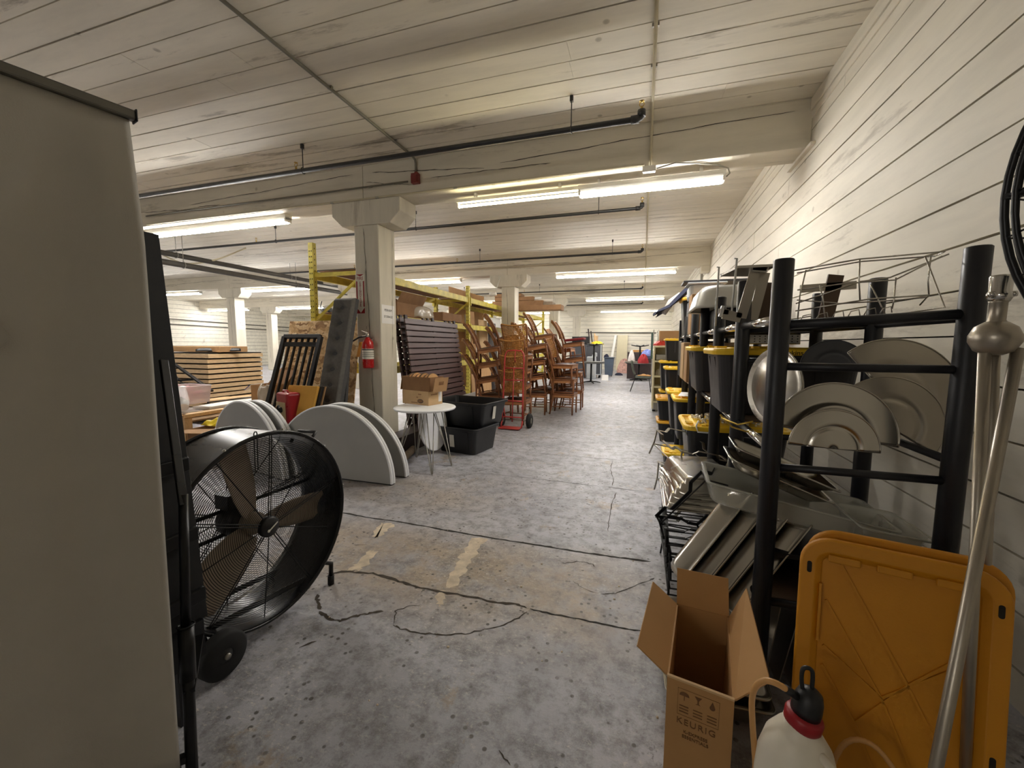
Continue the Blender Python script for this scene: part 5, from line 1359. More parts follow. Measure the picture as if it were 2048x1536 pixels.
def lid_tote(name, label, x0, x1, y0, y1, z, h, group, lid='lid_yellow', text=None, body='tote_black', slots=True):
    """tote with a snap-on lid; the corner nearest the aisle and camera is (x0, y0)"""
    cx, cy, w_, d_ = (x0+x1)/2, (y0+y1)/2, x1-x0, y1-y0
    t = thing(name, label, 'storage tote', (cx, cy, z), group=group)
    m = MB(); k = .87
    P0, P1 = rrect(w_*k, d_*k, .05, 5), rrect(w_*.965, d_*.965, .055, 5); n = len(P0)
    r0 = [m.bm.verts.new((x, y, 0)) for x, y in P0]; r1 = [m.bm.verts.new((x, y, h-.045)) for x, y in P1]
    for i in range(n): m.bm.faces.new((r0[i], r0[(i+1) % n], r1[(i+1) % n], r1[i]))
    m.bm.faces.new(r0[::-1]); m.bm.faces.new(r1); m.build('body', body, t, bev=.004)
    if slots:
        for sx, ny in ((-1, 0), (0, -1)):
            for u in (-.2, .2):
                if sx: q = [(-w_*k/2-.003, u*d_-.012, h*.35), (-w_*k/2-.003, u*d_+.012, h*.35), (-w_*.965/2-.004, u*d_+.012, h-.06), (-w_*.965/2-.004, u*d_-.012, h-.06)]
                else: q = [(u*w_-.012, -d_*k/2-.003, h*.35), (u*w_+.012, -d_*k/2-.003, h*.35), (u*w_+.012, -d_*.965/2-.004, h-.06), (u*w_-.012, -d_*.965/2-.004, h-.06)]
                MB().slab(q, .006).build('rib', 'tote_charcoal', t)
    m = MB()
    prof = [(0, .0), (.012, .0), (.016, .022), (.010, .034), (-.02, .036), (-.03, .026), (-.06, .026), (-.075, .040), (-.13, .040)]
    rings = []
    for off, z_ in prof:
        rings.append([m.bm.verts.new((x, y, h-.045+z_)) for x, y in rrect(w_+2*off, d_+2*off, max(.02, .06+off), 5)])
    for A, B in zip(rings, rings[1:]):
        for i in range(n): m.bm.faces.new((A[i], A[(i+1) % n], B[(i+1) % n], B[i]))
    m.bm.faces.new(rings[-1]); m.bm.faces.new(rings[0][::-1]); ld = m.build('lid', lid, t, bev=.002, seg=1)
    for u in (-.32, -.22, .30):
        MB().box((-w_/2+.035, u*d_, h-.045+.040), (.05, .03, .012)).build('lid_lug', lid, ld)
        MB().box((u*w_, -d_/2+.035, h-.045+.040), (.03, .05, .012)).build('lid_lug', lid, ld)
    if text: words(text, .034, 'marker', 'lettering', ld, (text and .0, -d_/2-.0175, h-.032), (1, 0, 0), (0, 0, 1), w=False)
    return t
gy = 'black totes with yellow lids on the rack'
lid_tote('lidded_tote', 'black tote with yellow lid marked Napkins on the upper shelf near the chrome rails', .38, 1.06, 2.44, 2.90, 1.03, .365, gy, text='Napkins', body='tote_charcoal')
lid_tote('lidded_tote', 'second black tote with yellow lid on the upper shelf, beyond the one marked Napkins', .385, 1.06, 3.56, 4.10, 1.03, .37, gy, body='tote_charcoal')
lid_tote('lidded_tote', 'black tote whose yellow lid holds a heap of crystal beads on the low shelf', .33, 1.03, 3.30, 3.86, .43, .375, gy, text='Gala')
lid_tote('lidded_tote', 'black tote with amber lid standing high on the rack top under the hanging cloth', .43, .92, 5.25, 5.66, 1.51, .46, gy, 'lid_amber')
lid_tote('lidded_tote', 'topmost yellow-lidded tote of the floor stack with a white paper on it', .33, 1.0, 4.45, 4.92, .43, .44, gy)
lid_tote('lidded_tote', 'yellow-lidded tote just behind the one with the white paper', .30, 1.0, 5.02, 5.48, .43, .45, gy)
lid_tote('lidded_tote', 'amber-lidded tote low on the floor, farthest toward the aisle', .22, .9, 6.2, 6.75, .32, .33, gy, 'lid_amber')
lid_tote('lidded_tote', 'black tote under the amber-lidded one by the aisle', .24, .9, 6.22, 6.73, .0, .315, gy, 'lid_amber')
lid_tote('lidded_tote', 'small yellow-lidded tote on the floor below the bead-filled lid', .24, .62, 4.35, 4.75, 0, .32, gy)
lid_tote('lidded_tote', 'yellow-lidded tote in the middle of the far floor stack', .35, .98, 6.9, 7.4, .60, .46, gy)
lid_tote('lidded_tote', 'lower tote of the far floor stack before the cream shelves', .37, .98, 6.92, 7.38, .0, .58, gy)
lid_tote('lidded_tote', 'yellow-lidded tote on the rearmost floor stack beside the cream shelves', .31, .95, 7.9, 8.4, .60, .52, gy)
lid_tote('lidded_tote', 'lower tote of the rearmost floor stack beside the cream shelves', .33, .95, 7.92, 8.38, .0, .58, gy)
lid_tote('lidded_tote', 'yellow-lidded tote high on top of the rearmost stack by the cream shelves', .385, .95, 7.9, 8.36, 1.125, .40, gy)
tag(MB().slab([(.36, 4.46, .885), (.62, 4.44, .885), (.66, 4.80, .885), (.42, 4.84, .885)], .002).build('paper_sheet', 'paper'), 'white sheet of paper lying on the yellow lid of the floor stack', 'paper')
# crystal beads heaped in the upturned lid
m = MB(); q = random.Random(5)
for k in range(420):
    x, y = q.gauss(.62, .13), q.gauss(3.58, .10)
    if not (.40 < x < .97 and 3.38 < y < 3.80): continue
    z = .805+.05*math.exp(-((x-.6)/.16)**2-((y-3.58)/.13)**2)+q.uniform(-.006, .010)
    r = q.uniform(.007, .013); m.lathe([(0, -r), (r*.8, -r*.5), (r*.8, r*.5), (0, r)], 5, c=(x, y, z), axis=(q.uniform(-1, 1), q.uniform(-1, 1), q.uniform(-1, 1)), smooth=False)
b_ = tag(m.build('crystal_beads', 'pearl'), 'heap of glittering crystal beads in the yellow tote lid', 'beads', kind='stuff')
tag(MB().tube([(.42, 3.34, .83), (.40, 3.285, .80), (.41, 3.265, .76), (.52, 3.27, .755), (.53, 3.285, .80), (.55, 3.34, .83)], .006, 7).build('white_ribbon', 'white_sheet'), 'white ribbon looped over the near edge of the bead-filled lid', 'ribbon')
# cartons and dark crates further along the upper shelf
gc = 'cartons on the upper rack shelf'
for i, (x, y, z, w_, d_, h, mt, lab) in enumerate((
    (.68, 4.55, 1.03, .52, .28, .36, 'cardboard', 'tan carton on the upper shelf just beyond the second tote'),
    (.67, 4.95, 1.03, .5, .3, .40, 'cardboard_pale', 'pale pink-tan carton beyond the tan one on the upper shelf'),
    (.68, 5.35, 1.03, .5, .3, .42, 'tote_black', 'black crate on the upper shelf beyond the cartons'),
    (.68, 4.62, 1.51, .46, .26, .40, 'cardboard', 'tall tan carton on the rack top by the amber-lidded tote'),
    (.69, 4.95, 1.51, .46, .26, .36, 'tote_charcoal', 'charcoal bin on the rack top beyond the tall tan carton'))):
    tag(MB().box((x, y, z+h/2), (w_, d_, h)).build('carton' if 'carton' in lab else 'crate', mt, bev=.006), lab, 'box', gc)
gtb = 'black tubes standing on the rack top'
# grey perforated roasting pan upside down, grey tub, dark cloth
t = thing('roasting_pan', 'upturned pale grey perforated pan on the rack top', 'pan', (.70, 3.55, 1.52))
m = MB()
rg = []
for (w_, d_, z_) in ((.56, .62, 1.68), (.60, .66, 1.675), (.58, .64, 1.70), (.53, .58, 1.80), (.46, .50, 1.845), (.30, .34, 1.85)):
    rg.append([m.bm.verts.new((.66+x, 3.66+y, z_)) for x, y in rrect(w_, d_, .12, 6)])
for A, B in zip(rg, rg[1:]):
    for i in range(len(A)): f = m.bm.faces.new((A[i], A[(i+1) % len(A)], B[(i+1) % len(B)], B[i])); f.smooth = True
m.bm.faces.new(rg[-1]); m.build('body', 'enamel_white', t, w=True)
for r_ in range(3):
    for k in range(8): MB().lathe([(0, .002), (.008, .001)], 8, c=(.47+.05*k, 3.66-.30-.0*r_+.012*r_, 1.735+.028*r_), axis=(0, -1, .35)).build('hole', 'gap_black', t, w=True)
tag(MB().box((.70, 3.66, 1.594), (.40, .46, .165)).build('crate', 'tote_black', bev=.01), 'black crate under the upturned perforated pan', 'box')
t = thing('grey_tub', 'grey plastic tub with rounded rim beside the amber-lidded tote', 'tub', (.62, 5.0, 1.87))
MB().box((.62, 4.92, 1.96), (.34, .3, .17)).build('body', 'cabinet_grey', t, w=True, bev=.04)
MB().box((.62, 4.92, 2.05), (.38, .34, .02)).build('rim', 'cabinet_grey', t, w=True, bev=.008)
m = MB()
m.grid(lambda u, v: V((.78-.34*u-.30*u*u+.03*math.sin(v*9), 5.30+.62*v+.04*math.sin(u*8), 2.03+.10*math.sin(PI*min(1, u*1.2))-.42*max(0, u-.38)**1.3+.03*math.sin(v*11+u*6))), 18, 18)
tag(m.build('black_garment', 'cloth_navy', solid=.008), 'dark cloth draped over the edge of the amber-lidded tote', 'cloth')
tag(MB().tube([(.44, 5.62, 2.02), (.32, 5.62, 1.94), (.24, 5.66, 1.80)], [.05, .045, .03], 8).build('cloth_sleeve', 'cloth_white'), 'pale cloth roll hanging down past the amber-lidded tote', 'cloth')
tag(MB().box((.78, 4.25, 1.99), (.30, 2.3, .022)).build('plank', 'cabinet_grey', bev=.004), 'long grey plank lying across the tops of the rack posts', 'board') if False else None
tag(MB().box((.76, 4.92, 2.072), (.74, .30, .022)).build('grey_plank', 'cabinet_dark', bev=.004), 'flat dark grey plank lying over the grey tub on the rack top', 'board')
t = thing('wall_conduit_box', 'small grey electrical box with a pipe on the white plank wall', 'electrical box', (1.40, 8.3, 2.4))
p = at(1403, 553, X=1.40)
MB().box(p, (.05, .12, .26)).build('box', 'conduit_grey', t, w=True, bev=.005)
MB().tube([p+V((0, 0, -.12)), p+V((0, 0, -.45))], .022, 8).build('pipe', 'fixture_white', t, w=True)

# ---- chafing frames: flat strips with wavy handles
def chafer(name, label, loc, rot, group, sx=.60, sy=.36, h=.24, mat='black_steel', r=.006, foot=.004):
    t = thing(name, label, 'chafing frame', loc, rot, group)
    def wavy(y): return [(-sx/2, y, h), (-sx*.27, y, h), (-sx*.2, y, h-.035), (sx*.2, y, h-.035), (sx*.27, y, h), (sx/2, y, h)]
    for y in (-sy/2, sy/2):
        w_ = wavy(y); m = MB()
        for a, b in zip(w_, w_[1:]): m.bar(a, b, .004, .022, (0, 1, 0))
        m.build('side_strip', mat, t)
    for x in (-sx/2, sx/2):
        m = MB(); P = [(x, -sy/2, h), (x, -sy*.28, h), (x*1.07, -sy*.2, h+.03), (x*1.07, sy*.2, h+.03), (x, sy*.28, h), (x, sy/2, h)]
        for a, b in zip(P, P[1:]): m.bar(a, b, .022, .004, (0, 0, 1))
        m.build('end_strip', mat, t)
        for y in (-sy/2, sy/2):
            MB().tube([(x, y, h+.005), (x*.98, y*.98, .10), (x*1.02, y*1.03, .004)] if foot < .05 else [(x, y, h+.005), (x*.98, y*.98, foot)], r, 7).build('leg', mat, t)
    MB().tube([(-sx/2*.98, -sy/2*.98, .09), (sx/2*.98, -sy/2*.98, .09), (sx/2*.98, sy/2*.98, .09), (-sx/2*.98, sy/2*.98, .09)], r*.8, 6, closed=True).build('lower_ring', mat, t)
    return t
def pan(name, label, loc, rot, group, w_=.52, d_=.32, h=.10, mat='steel', cat='steam pan'):
    t = thing(name, label, cat, loc, rot, group)
    m = MB(); R_ = []
    for (ww, dd, z, r) in ((w_+.02, d_+.02, h-.006, .03), (w_+.03, d_+.03, h-.002, .034), (w_+.02, d_+.02, h, .03), (w_-.0, d_-.0, h-.001, .028), (w_-.012, d_-.012, h-.015, .03), (w_-.04, d_-.04, .02, .04), (w_-.075, d_-.075, .003, .04)):
        R_.append([m.bm.verts.new((x, y, z)) for x, y in rrect(ww, dd, r, 5)])
    for A, B in zip(R_, R_[1:]):
        for i in range(len(A)):
            f = m.bm.faces.new((A[i], A[(i+1) % len(A)], B[(i+1) % len(B)], B[i])); f.smooth = True
    m.bm.faces.new(R_[-1]); m.build('pan', mat, t, solid=.0016)
    MB().tube([(x, y, h-.003) for x, y in rrect(w_+.028, d_+.028, .034, 5)], .0042, 6, closed=True).build('rolled_rim', mat, t)
    return t
gf = 'black chafing frames piled by the rack'
for k in range(6):
    chafer('chafing_frame', '%s black chafing frame in the pile on the floor by the rack' % ('bottom', 'second', 'third', 'fourth', 'fifth', 'topmost')[k], (.36+.01*R.uniform(-1, 1), 2.50+.02*R.uniform(-1, 1), .042*k), (0, 0, PI/2+R.uniform(-.08, .08)), gf, .62, .40, foot=.004 if k == 0 else .14)
chafer('chafing_frame', 'black chafing frame tipped on its side above the floor pile, sticking into the aisle', (.36, 2.22, .50), basis((.50, -.35, .79), (.80, .52, -.28), (-.32, .78, .54)), gf, .40, .28, .14)
chafer('chafing_frame', 'grey steel chafing frame jutting into the aisle beyond the pile', (.30, 3.12, .50), basis((-.3, .9, .1), (-.9, -.3, .2), (.2, 0, .98)), gf, .46, .32, .20, 'steel_dull')
chafer('chafing_frame', 'lower grey steel chafing frame leaning beside the one jutting into the aisle', (.34, 3.04, .30), basis((-.2, .95, -.1), (-.95, -.2, .1), (.1, .1, .98)), gf, .46, .34, .22, 'steel_dull')
gs_ = 'steel steam pans by the rack'
for k in range(4):
    pan('steam_pan', '%s upturned steel pan on top of the chafing frame pile' % ('lowest', 'second', 'third', 'topmost')[k], (.32+.012*k, 2.62+.01*k, .585+.030*k), (PI, 0, PI/2+.06*k), gs_, .52, .33, .09)
# three pans leaning on their long edges at the rack corner
a0, a1 = at(1322, 1143, Y=1.86), at(1446, 990, Y=1.98)
lx_ = (a1-a0).normalized(); dz_ = V((lx_.z, -.40, -lx_.x)).normalized(); dz_ = (dz_-lx_*dz_.dot(lx_)).normalized(); wy_ = dz_.cross(lx_)
for k in range(4):
    o = a0+lx_*.265+wy_*(.17 if wy_.y > 0 else -.17)+dz_*(.002+.076*k)+lx_*(.012*k)
    pan('steam_pan', ('leftmost', 'second', 'third', 'rightmost')[k]+' of the long steel pans leaning behind the open carton', o, basis(lx_, wy_, dz_), gs_, .50, .32, .085)
pan('steam_pan', 'steel pan lying on the floor under the leaning pans', (.30, 1.80, .003), (0, 0, PI/2+.05), gs_, .50, .34, .10, 'steel_dull')
pan('steam_pan', 'steel pan stacked on the floor pan under the leaning pans', (.305, 1.81, .055), (0, 0, PI/2-.04), gs_, .50, .34, .10, 'steel_dull')
for k in range(4):
    tag(MB().slab([(.52+.05*k, 1.80, .02), (.52+.05*k, 2.2, .02), (.56+.07*k, 2.2, .36), (.56+.07*k, 1.80, .36)], .004).build('sheet_pan', 'steel_dull', bev=.001), '%s sheet pan standing on edge at the foot of the rack' % ('first', 'second', 'third', 'fourth')[k], 'sheet pan', 'sheet pans at the foot of the rack')
# clear plastic pan and steel insets on the low rail
t = pan('clear_pan', 'clear plastic food pan lying across the rack below the totes', (.62, 2.06, .655), basis((.98, -.06, -.16), (.06, 1, 0), (.16, 0, .98)), 'clear food pans', .66, .34, .10, 'polycarb', 'food pan')
pan('clear_pan', 'small clear plastic pan hanging at the wall end of the rack', (.90, 1.92, .60), basis((1, 0, -.1), (0, 1, 0), (.1, 0, 1)), 'clear food pans', .20, .26, .12, 'polycarb', 'food pan')
for k in range(2):
    pan('inset_pan', ('lower', 'upper')[k]+' steel inset pan sloping on the clear plastic pan', (.58+.02*k, 2.12, .775+.052*k), basis((.93, -.05, -.36), (.05, 1, 0), (.36, 0, .93)), gs_, .40, .24, .05, 'steel')
tag(MB().box((.70, 2.08, .55), (.42, .46, .02)).build('shelf_board', 'rack_black'), 'black shelf board under the clear plastic pan', 'board')
tag(MB().box((.70, 1.98, .485), (.08, .5, .11)).build('support_block', 'rack_black'), 'black block under the shelf board of the low rack bay', 'block')

# ---- half-round steel lids standing between the near posts
def half_lid(label, c, r, ang, Y, tilt, mat='steel_dull', dark=False):
    t = thing('half_lid', label, 'half-round lid', c, group='half-round steel lids on the near rack end')
    e1 = V((math.cos(ang), 0, math.sin(ang))); e2 = V((-math.sin(ang), tilt, math.cos(ang))).normalized(); n = e1.cross(e2).normalized(); n = n if n.y < 0 else -n
    c = V(c)
    def f(u, v):
        a = PI*u; rr = r*v; d = .005*(1-v**2)
        if .52 < v < .60: d -= .003
        return c+e1*rr*math.cos(a)+e2*rr*math.sin(a)+n*d
    m = MB()
    vv = [0, .15, .3, .45, .515, .53, .56, .59, .605, .7, .8, .9, .97, 1]
    g = [[m.bm.verts.new(f(i/40, v)) for v in vv] for i in range(41)]
    for i in range(40):
        for j in range(len(vv)-1):
            try: fa = m.bm.faces.new((g[i][j], g[i+1][j], g[i+1][j+1], g[i][j+1])); fa.smooth = True
            except ValueError: pass
    bmesh.ops.remove_doubles(m.bm, verts=m.bm.verts, dist=1e-5)
    m.build('lid', mat, t, w=True, solid=.0015)
    MB().tube([c+e1*r*math.cos(PI*k/40)+e2*r*math.sin(PI*k/40) for k in range(41)], .003, 6).build('rim', mat, t, w=True)
    MB().tube([c-e1*r, c+e1*r], .002, 6).build('straight_edge', mat, t, w=True)
    return t
def pc(px, py, Y): return at(px, py, Y=Y)
half_lid('rightmost half-round steel lid, tall and standing by the far near-end post', pc(1781, 800, 2.02), .245, math.radians(-50), 0, .12, 'steel_dull')
half_lid('half-round steel lid with a diagonal edge in the middle of the rack end', pc(1773, 851, 1.93), .188, math.radians(-33), 0, .10, 'steel_dull')
half_lid('wide half-round steel lid with a level edge beside the nearest post', pc(1668, 872, 1.86), .205, math.radians(-8), 0, .10, 'steel')
half_lid('lowest half-round steel lid in front, by the nearest post', pc(1666, 897, 1.80), .145, math.radians(-2), 0, .06, 'steel')
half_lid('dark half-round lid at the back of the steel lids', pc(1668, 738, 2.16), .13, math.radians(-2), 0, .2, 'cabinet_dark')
t = thing('round_tray', 'round steel tray on edge left of the nearest rack post', 'tray', (.53, 1.98, 1.2))
ca = V((.55, 2.06, 1.22)); axn = V((-.93, -.36, .05)).normalized()
MB().lathe([(0, .0), (.14, 0), (.155, -.012), (.168, .004), (.172, .0), (.160, -.018), (.14, -.006), (0, -.006)], 44, c=ca, axis=axn).build('tray', 'steel', t, w=True)
tag(MB().tube([V((.47, 2.0, 1.07)), V((.42, 2.04, 1.045)), V((.365, 2.1, 1.06)), V((.36, 2.12, 1.075)), V((.40, 2.06, 1.03)), V((.45, 2.02, 1.02)), V((.47, 2.0, 1.03))], .004, 6).build('gold_handle', 'gold'), 'thin gold loop hanging beside the round tray', 'handle loop')

# ---- wire stand and steel bits on the rack top
t = thing('wire_frame_stand', 'bent wire frame lying on top of the near rack bay', 'wire stand', (.7, 1.85, 1.52))
def wp(px, py, Y): return at(px, py, Y=Y)
def wire(pts, r=.0028):
    MB().tube(pts, r, 6).build('wire', 'wire_steel', t, w=True)
wire([wp(1588, 541, 1.86), wp(1720, 518, 1.86), wp(1890, 503, 1.86), wp(1870, 512, 1.92), wp(1722, 523, 2.0), wp(1594, 546, 2.0)])
wire([wp(1592, 607, 1.9), wp(1722, 563, 1.9), wp(1780, 555, 1.9), wp(1898, 508, 1.86)])
wire([wp(1595, 580, 2.02), wp(1700, 566, 2.02), wp(1790, 560, 2.02), wp(1885, 512, 1.95)])
wire([wp(1591, 622, 1.84), wp(1740, 598, 1.84), wp(1858, 590, 1.84), wp(1840, 610, 1.9)])
wire([wp(1594, 600, 2.0), wp(1680, 607, 2.0), wp(1800, 600, 2.0), wp(1856, 594, 1.86)])
for a_, b_, c_ in (((1720, 518), (1718, 560), (1720, 600)), ((1612, 540), (1600, 590), (1595, 640)), ((1640, 570), (1646, 600), (1650, 640)), ((1792, 555), (1788, 600), (1784, 618)), ((1862, 512), (1856, 560), (1858, 592))):
    wire([wp(*a_, 1.9), wp(*b_, 1.9), wp(*c_, 1.9)])
wire([wp(1850, 512, 1.86), wp(1890, 615, 1.84), wp(1770, 632, 1.84)])
wire([wp(1742, 570, 1.9), wp(1772, 632, 1.86)])
for k in range(6): wire([wp(1600+32*k, 642-3*k, 1.84), wp(1606+32*k, 632-3*k, 1.84), wp(1622+32*k, 628-3*k, 1.84), wp(1624+32*k, 640-3*k, 1.84)], .002)
t = thing('strip_stand', 'bent flat-steel stand with a square top on the rack beside the nearest post', 'steel stand', (.52, 2.15, 1.52))
for pts in ([wp(1510, 544, 2.2), wp(1482, 636, 2.2), wp(1446, 628, 2.2), wp(1448, 618, 2.2)], [wp(1530, 545, 2.3), wp(1505, 640, 2.3)]):
    m = MB()
    for a_, b_ in zip(pts, pts[1:]): m.bar(a_, b_, .045, .004, (0, 1, 0))
    m.build('strip', 'steel_dull', t, w=True)
MB().slab([wp(1504, 543, 2.18), wp(1534, 545, 2.18), wp(1536, 544, 2.42), wp(1506, 542, 2.42)], .006).build('top_plate', 'steel', t, w=True)
MB().bar(wp(1440, 622, 2.2), wp(1446, 623, 2.2), .05, .03, (0, 1, 0)).build('end_knob', 'enamel_white', t, w=True)
t = thing('tray_on_wires', 'square steel tray on four tall white wires on the rack top', 'tray stand', (.5, 2.6, 1.5))
T4 = [wp(1440, 550, 2.55), wp(1475, 535, 2.30), wp(1552, 540, 2.30), wp(1508, 551, 2.6)]
zt_ = sum(p.z for p in T4)/4
T4 = [V((p.x, p.y, zt_)) for p in T4]
MB().slab(T4, .012).build('tray', 'steel', t, w=True)
for (a_, b_, Yq) in (((1438, 534), (1430, 665), 2.55), ((1474, 517), (1462, 640), 2.30)):
    p0, p1 = wp(*a_, Yq), wp(*b_, Yq); p1.z = max(p1.z, 1.508)
    MB().tube([p0+V((-.012, 0, .0)), p0, p0.lerp(p1, .3), p1], .005, 7).build('wire_post', 'enamel_white', t, w=True)
for px, Yq in ((1500, 2.62), (1548, 2.34)):
    p0 = wp(px, 545, Yq); p0.z = zt_; MB().tube([p0, V((p0.x, p0.y, 1.508))], .005, 7).build('wire_post', 'enamel_white', t, w=True)
t = thing('bracket_frame', 'brown steel bracket frame standing behind the wire frame', 'bracket', (.85, 2.1, 1.5))
MB().bar(wp(1672, 550, 2.25), wp(1650, 640, 2.25), .06, .012, (0, 1, 0)).build('upright', 'shelf_brown', t, w=True)
MB().bar(wp(1600, 578, 2.25), wp(1712, 570, 2.25), .012, .035, (0, 0, 1)).build('cross_arm', 'steel_dull', t, w=True)
MB().slab([wp(1500, 565, 2.4), wp(1556, 565, 2.4), wp(1552, 640, 2.4), wp(1500, 640, 2.4)], .01).build('back_plate', 'shelf_brown', t, w=True)
gk = 'steel perforated boxes on the Napkins tote'
t = thing('perforated_box', 'small perforated steel box on the yellow lid marked Napkins', 'steel box', (.75, 2.6, 1.39))
MB().box((.62, 2.58, 1.433), (.16, .12, .055)).box((.78, 2.58, 1.433), (.02, .12, .055)).build('box', 'steel', t, w=True, bev=.004) if False else MB().box((.66, 2.58, 1.435), (.26, .12, .055)).build('box', 'steel', t, w=True, bev=.004)
for k in range(10):
    for r_ in range(3): MB().lathe([(0, .001), (.003, .0008)], 6, c=(.55+.025*k, 2.5195, 1.422+.014*r_), axis=(0, -1, 0)).build('hole', 'gap_black', t, w=True)
# ================================================================ right foreground
plain('cb_print', (112, 78, 46), .85)
plain('kraft', (176, 134, 84), .8, var=.07, scale=4, bump=.08, bscale=200)
plain('kraft_in', (150, 110, 66), .85, var=.07)
plain('jug_white', (226, 220, 204), .4, var=.06)
plain('cap_red', (150, 22, 32), .4, var=.08)
plain('hose_tan', (206, 156, 96), .4, var=.08)
plain('lid_face', (200, 134, 14), .5, var=.05, bump=.15, bscale=150)
plain('silver_paint', (172, 164, 150), .35, .75, var=.08)
# carton with flaps open
FL, FR_, BRc, BL = V((.10, 1.185, 0)), V((.268, 1.15, 0)), V((.322, 1.525, 0)), V((.152, 1.545, 0)); BH = .45; up = V((0, 0, BH))
t = thing('appliance_carton', 'open KEURIG carton standing on the floor in front of the steel pans', 'box', (.21, 1.35, 0))
cs = [FL, FR_, BRc, BL]
MB().hexa(cs+[p+V((0, 0, .005)) for p in cs]).build('bottom', 'kraft_in', t, w=True)
for i in range(4):
    a, b = cs[i], cs[(i+1) % 4]
    n = (b-a).cross(V((0, 0, 1))).normalized()
    MB().hexa([a, b, b-n*.005, a-n*.005]+[p+up for p in (a, b, b-n*.005, a-n*.005)]).build('side', 'kraft', t, w=True)
xf = (FR_-FL).normalized(); yb = (BL-FL).normalized()
def flap(a, b, o1, o2): MB().slab([a+up, b+up, b+up+V(o2), a+up+V(o1)], .004).build('flap', 'kraft', t, w=True)
flap(BL, FL, (-.085, .00, .070), (-.085, -.00, .070))
flap(BRc, BL, (.0, .045, .115), (.0, .045, .115))
flap(FR_, BRc, (.075, -.01, .085), (.050, .01, .11))
flap(FL, FR_, (.01, -.045, -.13), (.01, -.045, -.13)) if False else None
MB().bar(FL+up, FR_+up, .008, .006).build('front_edge', 'cardboard_pale', t, w=True)
nf = -(yb-xf*yb.dot(xf)).normalized()
def fp(u, z, d=.0012): return FL+xf*((FR_-FL).length*u)+V((0, 0, z))+nf*d
words('KEURIG', .026, 'cb_print', 'lettering', t, fp(.47, .325), xf, (0, 0, 1), spacing=1.2)
words('K-EXPRESS', .0135, 'cb_print', 'lettering', t, fp(.47, .296), xf, (0, 0, 1))
words('ESSENTIALS', .0135, 'cb_print', 'lettering', t, fp(.47, .281), xf, (0, 0, 1))
for u in (.28, .49, .70):
    for k in range(3): MB().slab([fp(u-.07, .372-.009*k), fp(u+.07, .372-.009*k), fp(u+.07, .375-.009*k), fp(u-.07, .375-.009*k)], .0004).build('small_print', 'cb_print', t, w=True)
# umbrella, glass and drop handling marks
def mark(poly, u, z): 
    MB().prism(poly, .0005, o=fp(u, z), x=xf, y=(0, 0, 1)).build('handling_mark', 'cb_print', t, w=True)
mark([(.013*math.cos(PI*k/10), .012*math.sin(PI*k/10)) for k in range(11)]+[(-.001, 0), (-.001, -.014), (.001, -.014), (.001, 0)][::-1], .28, .405)
mark([(-.009, .012), (.009, .012), (.002, .001), (.002, -.009), (.006, -.011), (-.006, -.011), (-.002, -.009), (-.002, .001)], .49, .405)
mark([(.007*math.cos(a), .007*math.sin(a)-.004) for a in [PI*k/8+PI for k in range(9)]]+[(0, .014)], .70, .405)
MB().tube([fp(.18, .425), fp(.80, .425), fp(.80, .345), fp(.18, .345)], .0006, 4, closed=True).build('mark_border', 'cb_print', t, w=True)

# ---- garden sprayer
S = V((.372, 1.02, 0)); tl_ = V((.16, .02, .985)).normalized()
t = thing('pump_sprayer', 'white pump sprayer jug with red collar and black pump beside the carton', 'sprayer', S)
MB().lathe([(0, .0), (.076, .0), (.083, .015), (.085, .08), (.081, .25), (.083, .38), (.079, .44), (.066, .49), (.046, .522), (.034, .535), (.033, .546), (0, .546)], 32, c=S).build('jug', 'jug_white', t, w=True)
C0 = S+V((.004, 0, .535))
MB().lathe([(0, 0), (.033, .0), (.037, .006), (.038, .026), (.034, .033), (0, .033)], 30, c=C0, axis=tl_).build('collar', 'cap_red', t, w=True)
C1 = C0+tl_*.032
MB().lathe([(0, 0), (.029, 0), (.030, .014), (.028, .036), (.023, .053), (.011, .062), (0, .064)], 28, c=C1, axis=tl_).build('pump_cap', 'black_plastic', t, w=True)
C2 = C1+tl_*.060
MB().tube(smooth([C2, C2+V((.0, 0, .030)), C2+V((-.003, 0, .046)), C2+V((-.012, 0, .050)), C2+V((-.020, 0, .044)), C2+V((-.021, 0, .02)), C2+V((-.016, 0, -.015))]), .0045, 10).build('pump_handle', 'black_plastic', t, w=True)
H0 = C1+V((-.020, -.005, .040))
MB().tube([H0, H0+V((-.026, -.008, .018))], .009, 10).build('hose_fitting', 'black_plastic', t, w=True)
hp = smooth([H0+V((-.024, -.008, .017)), H0+V((-.045, -.008, .026)), H0+V((-.066, .0, .020)), H0+V((-.080, .01, -.008)), H0+V((-.083, .02, -.05)), H0+V((-.076, .03, -.12)), H0+V((-.060, .045, -.24)), H0+V((-.05, .06, -.36)), H0+V((-.02, .09, -.50))])
MB().tube(hp, .0068, 10).build('hose', 'hose_tan', t, w=True)
MB().tube(smooth([S+V((.030, -.040, .505)), S+V((.042, -.062, .50)), S+V((.050, -.080, .46)), S+V((.054, -.088, .38)), S+V((.05, -.07, .32))]), .0105, 10).build('carry_handle', 'jug_white', t, w=True)
MB().lathe([(0, .0), (.03, 0), (.03, .014), (.025, .018), (0, .018)], 22, c=S+V((.005, -.083, .385)), axis=(.2, -.9, .25)).build('filler_cap', 'cap_red', t, w=True)
MB().slab([S+V((.088, -.02, .30)), S+V((.094, .04, .30)), S+V((.094, .04, .40)), S+V((.088, -.02, .40))], .012).build('wand_clip', 'black_plastic', t, w=True)
tag(MB().tube(smooth([S+V((.08, .08, .06)), S+V((.13, .13, .36)), S+V((.20, .13, .42)), S+V((.27, .10, .33)), S+V((.30, .06, .20)), S+V((.30, .0, .02))]), .006, 10).build('clear_hose', 'hose_tan'), 'second loop of tan hose curving behind the sprayer', 'hose')

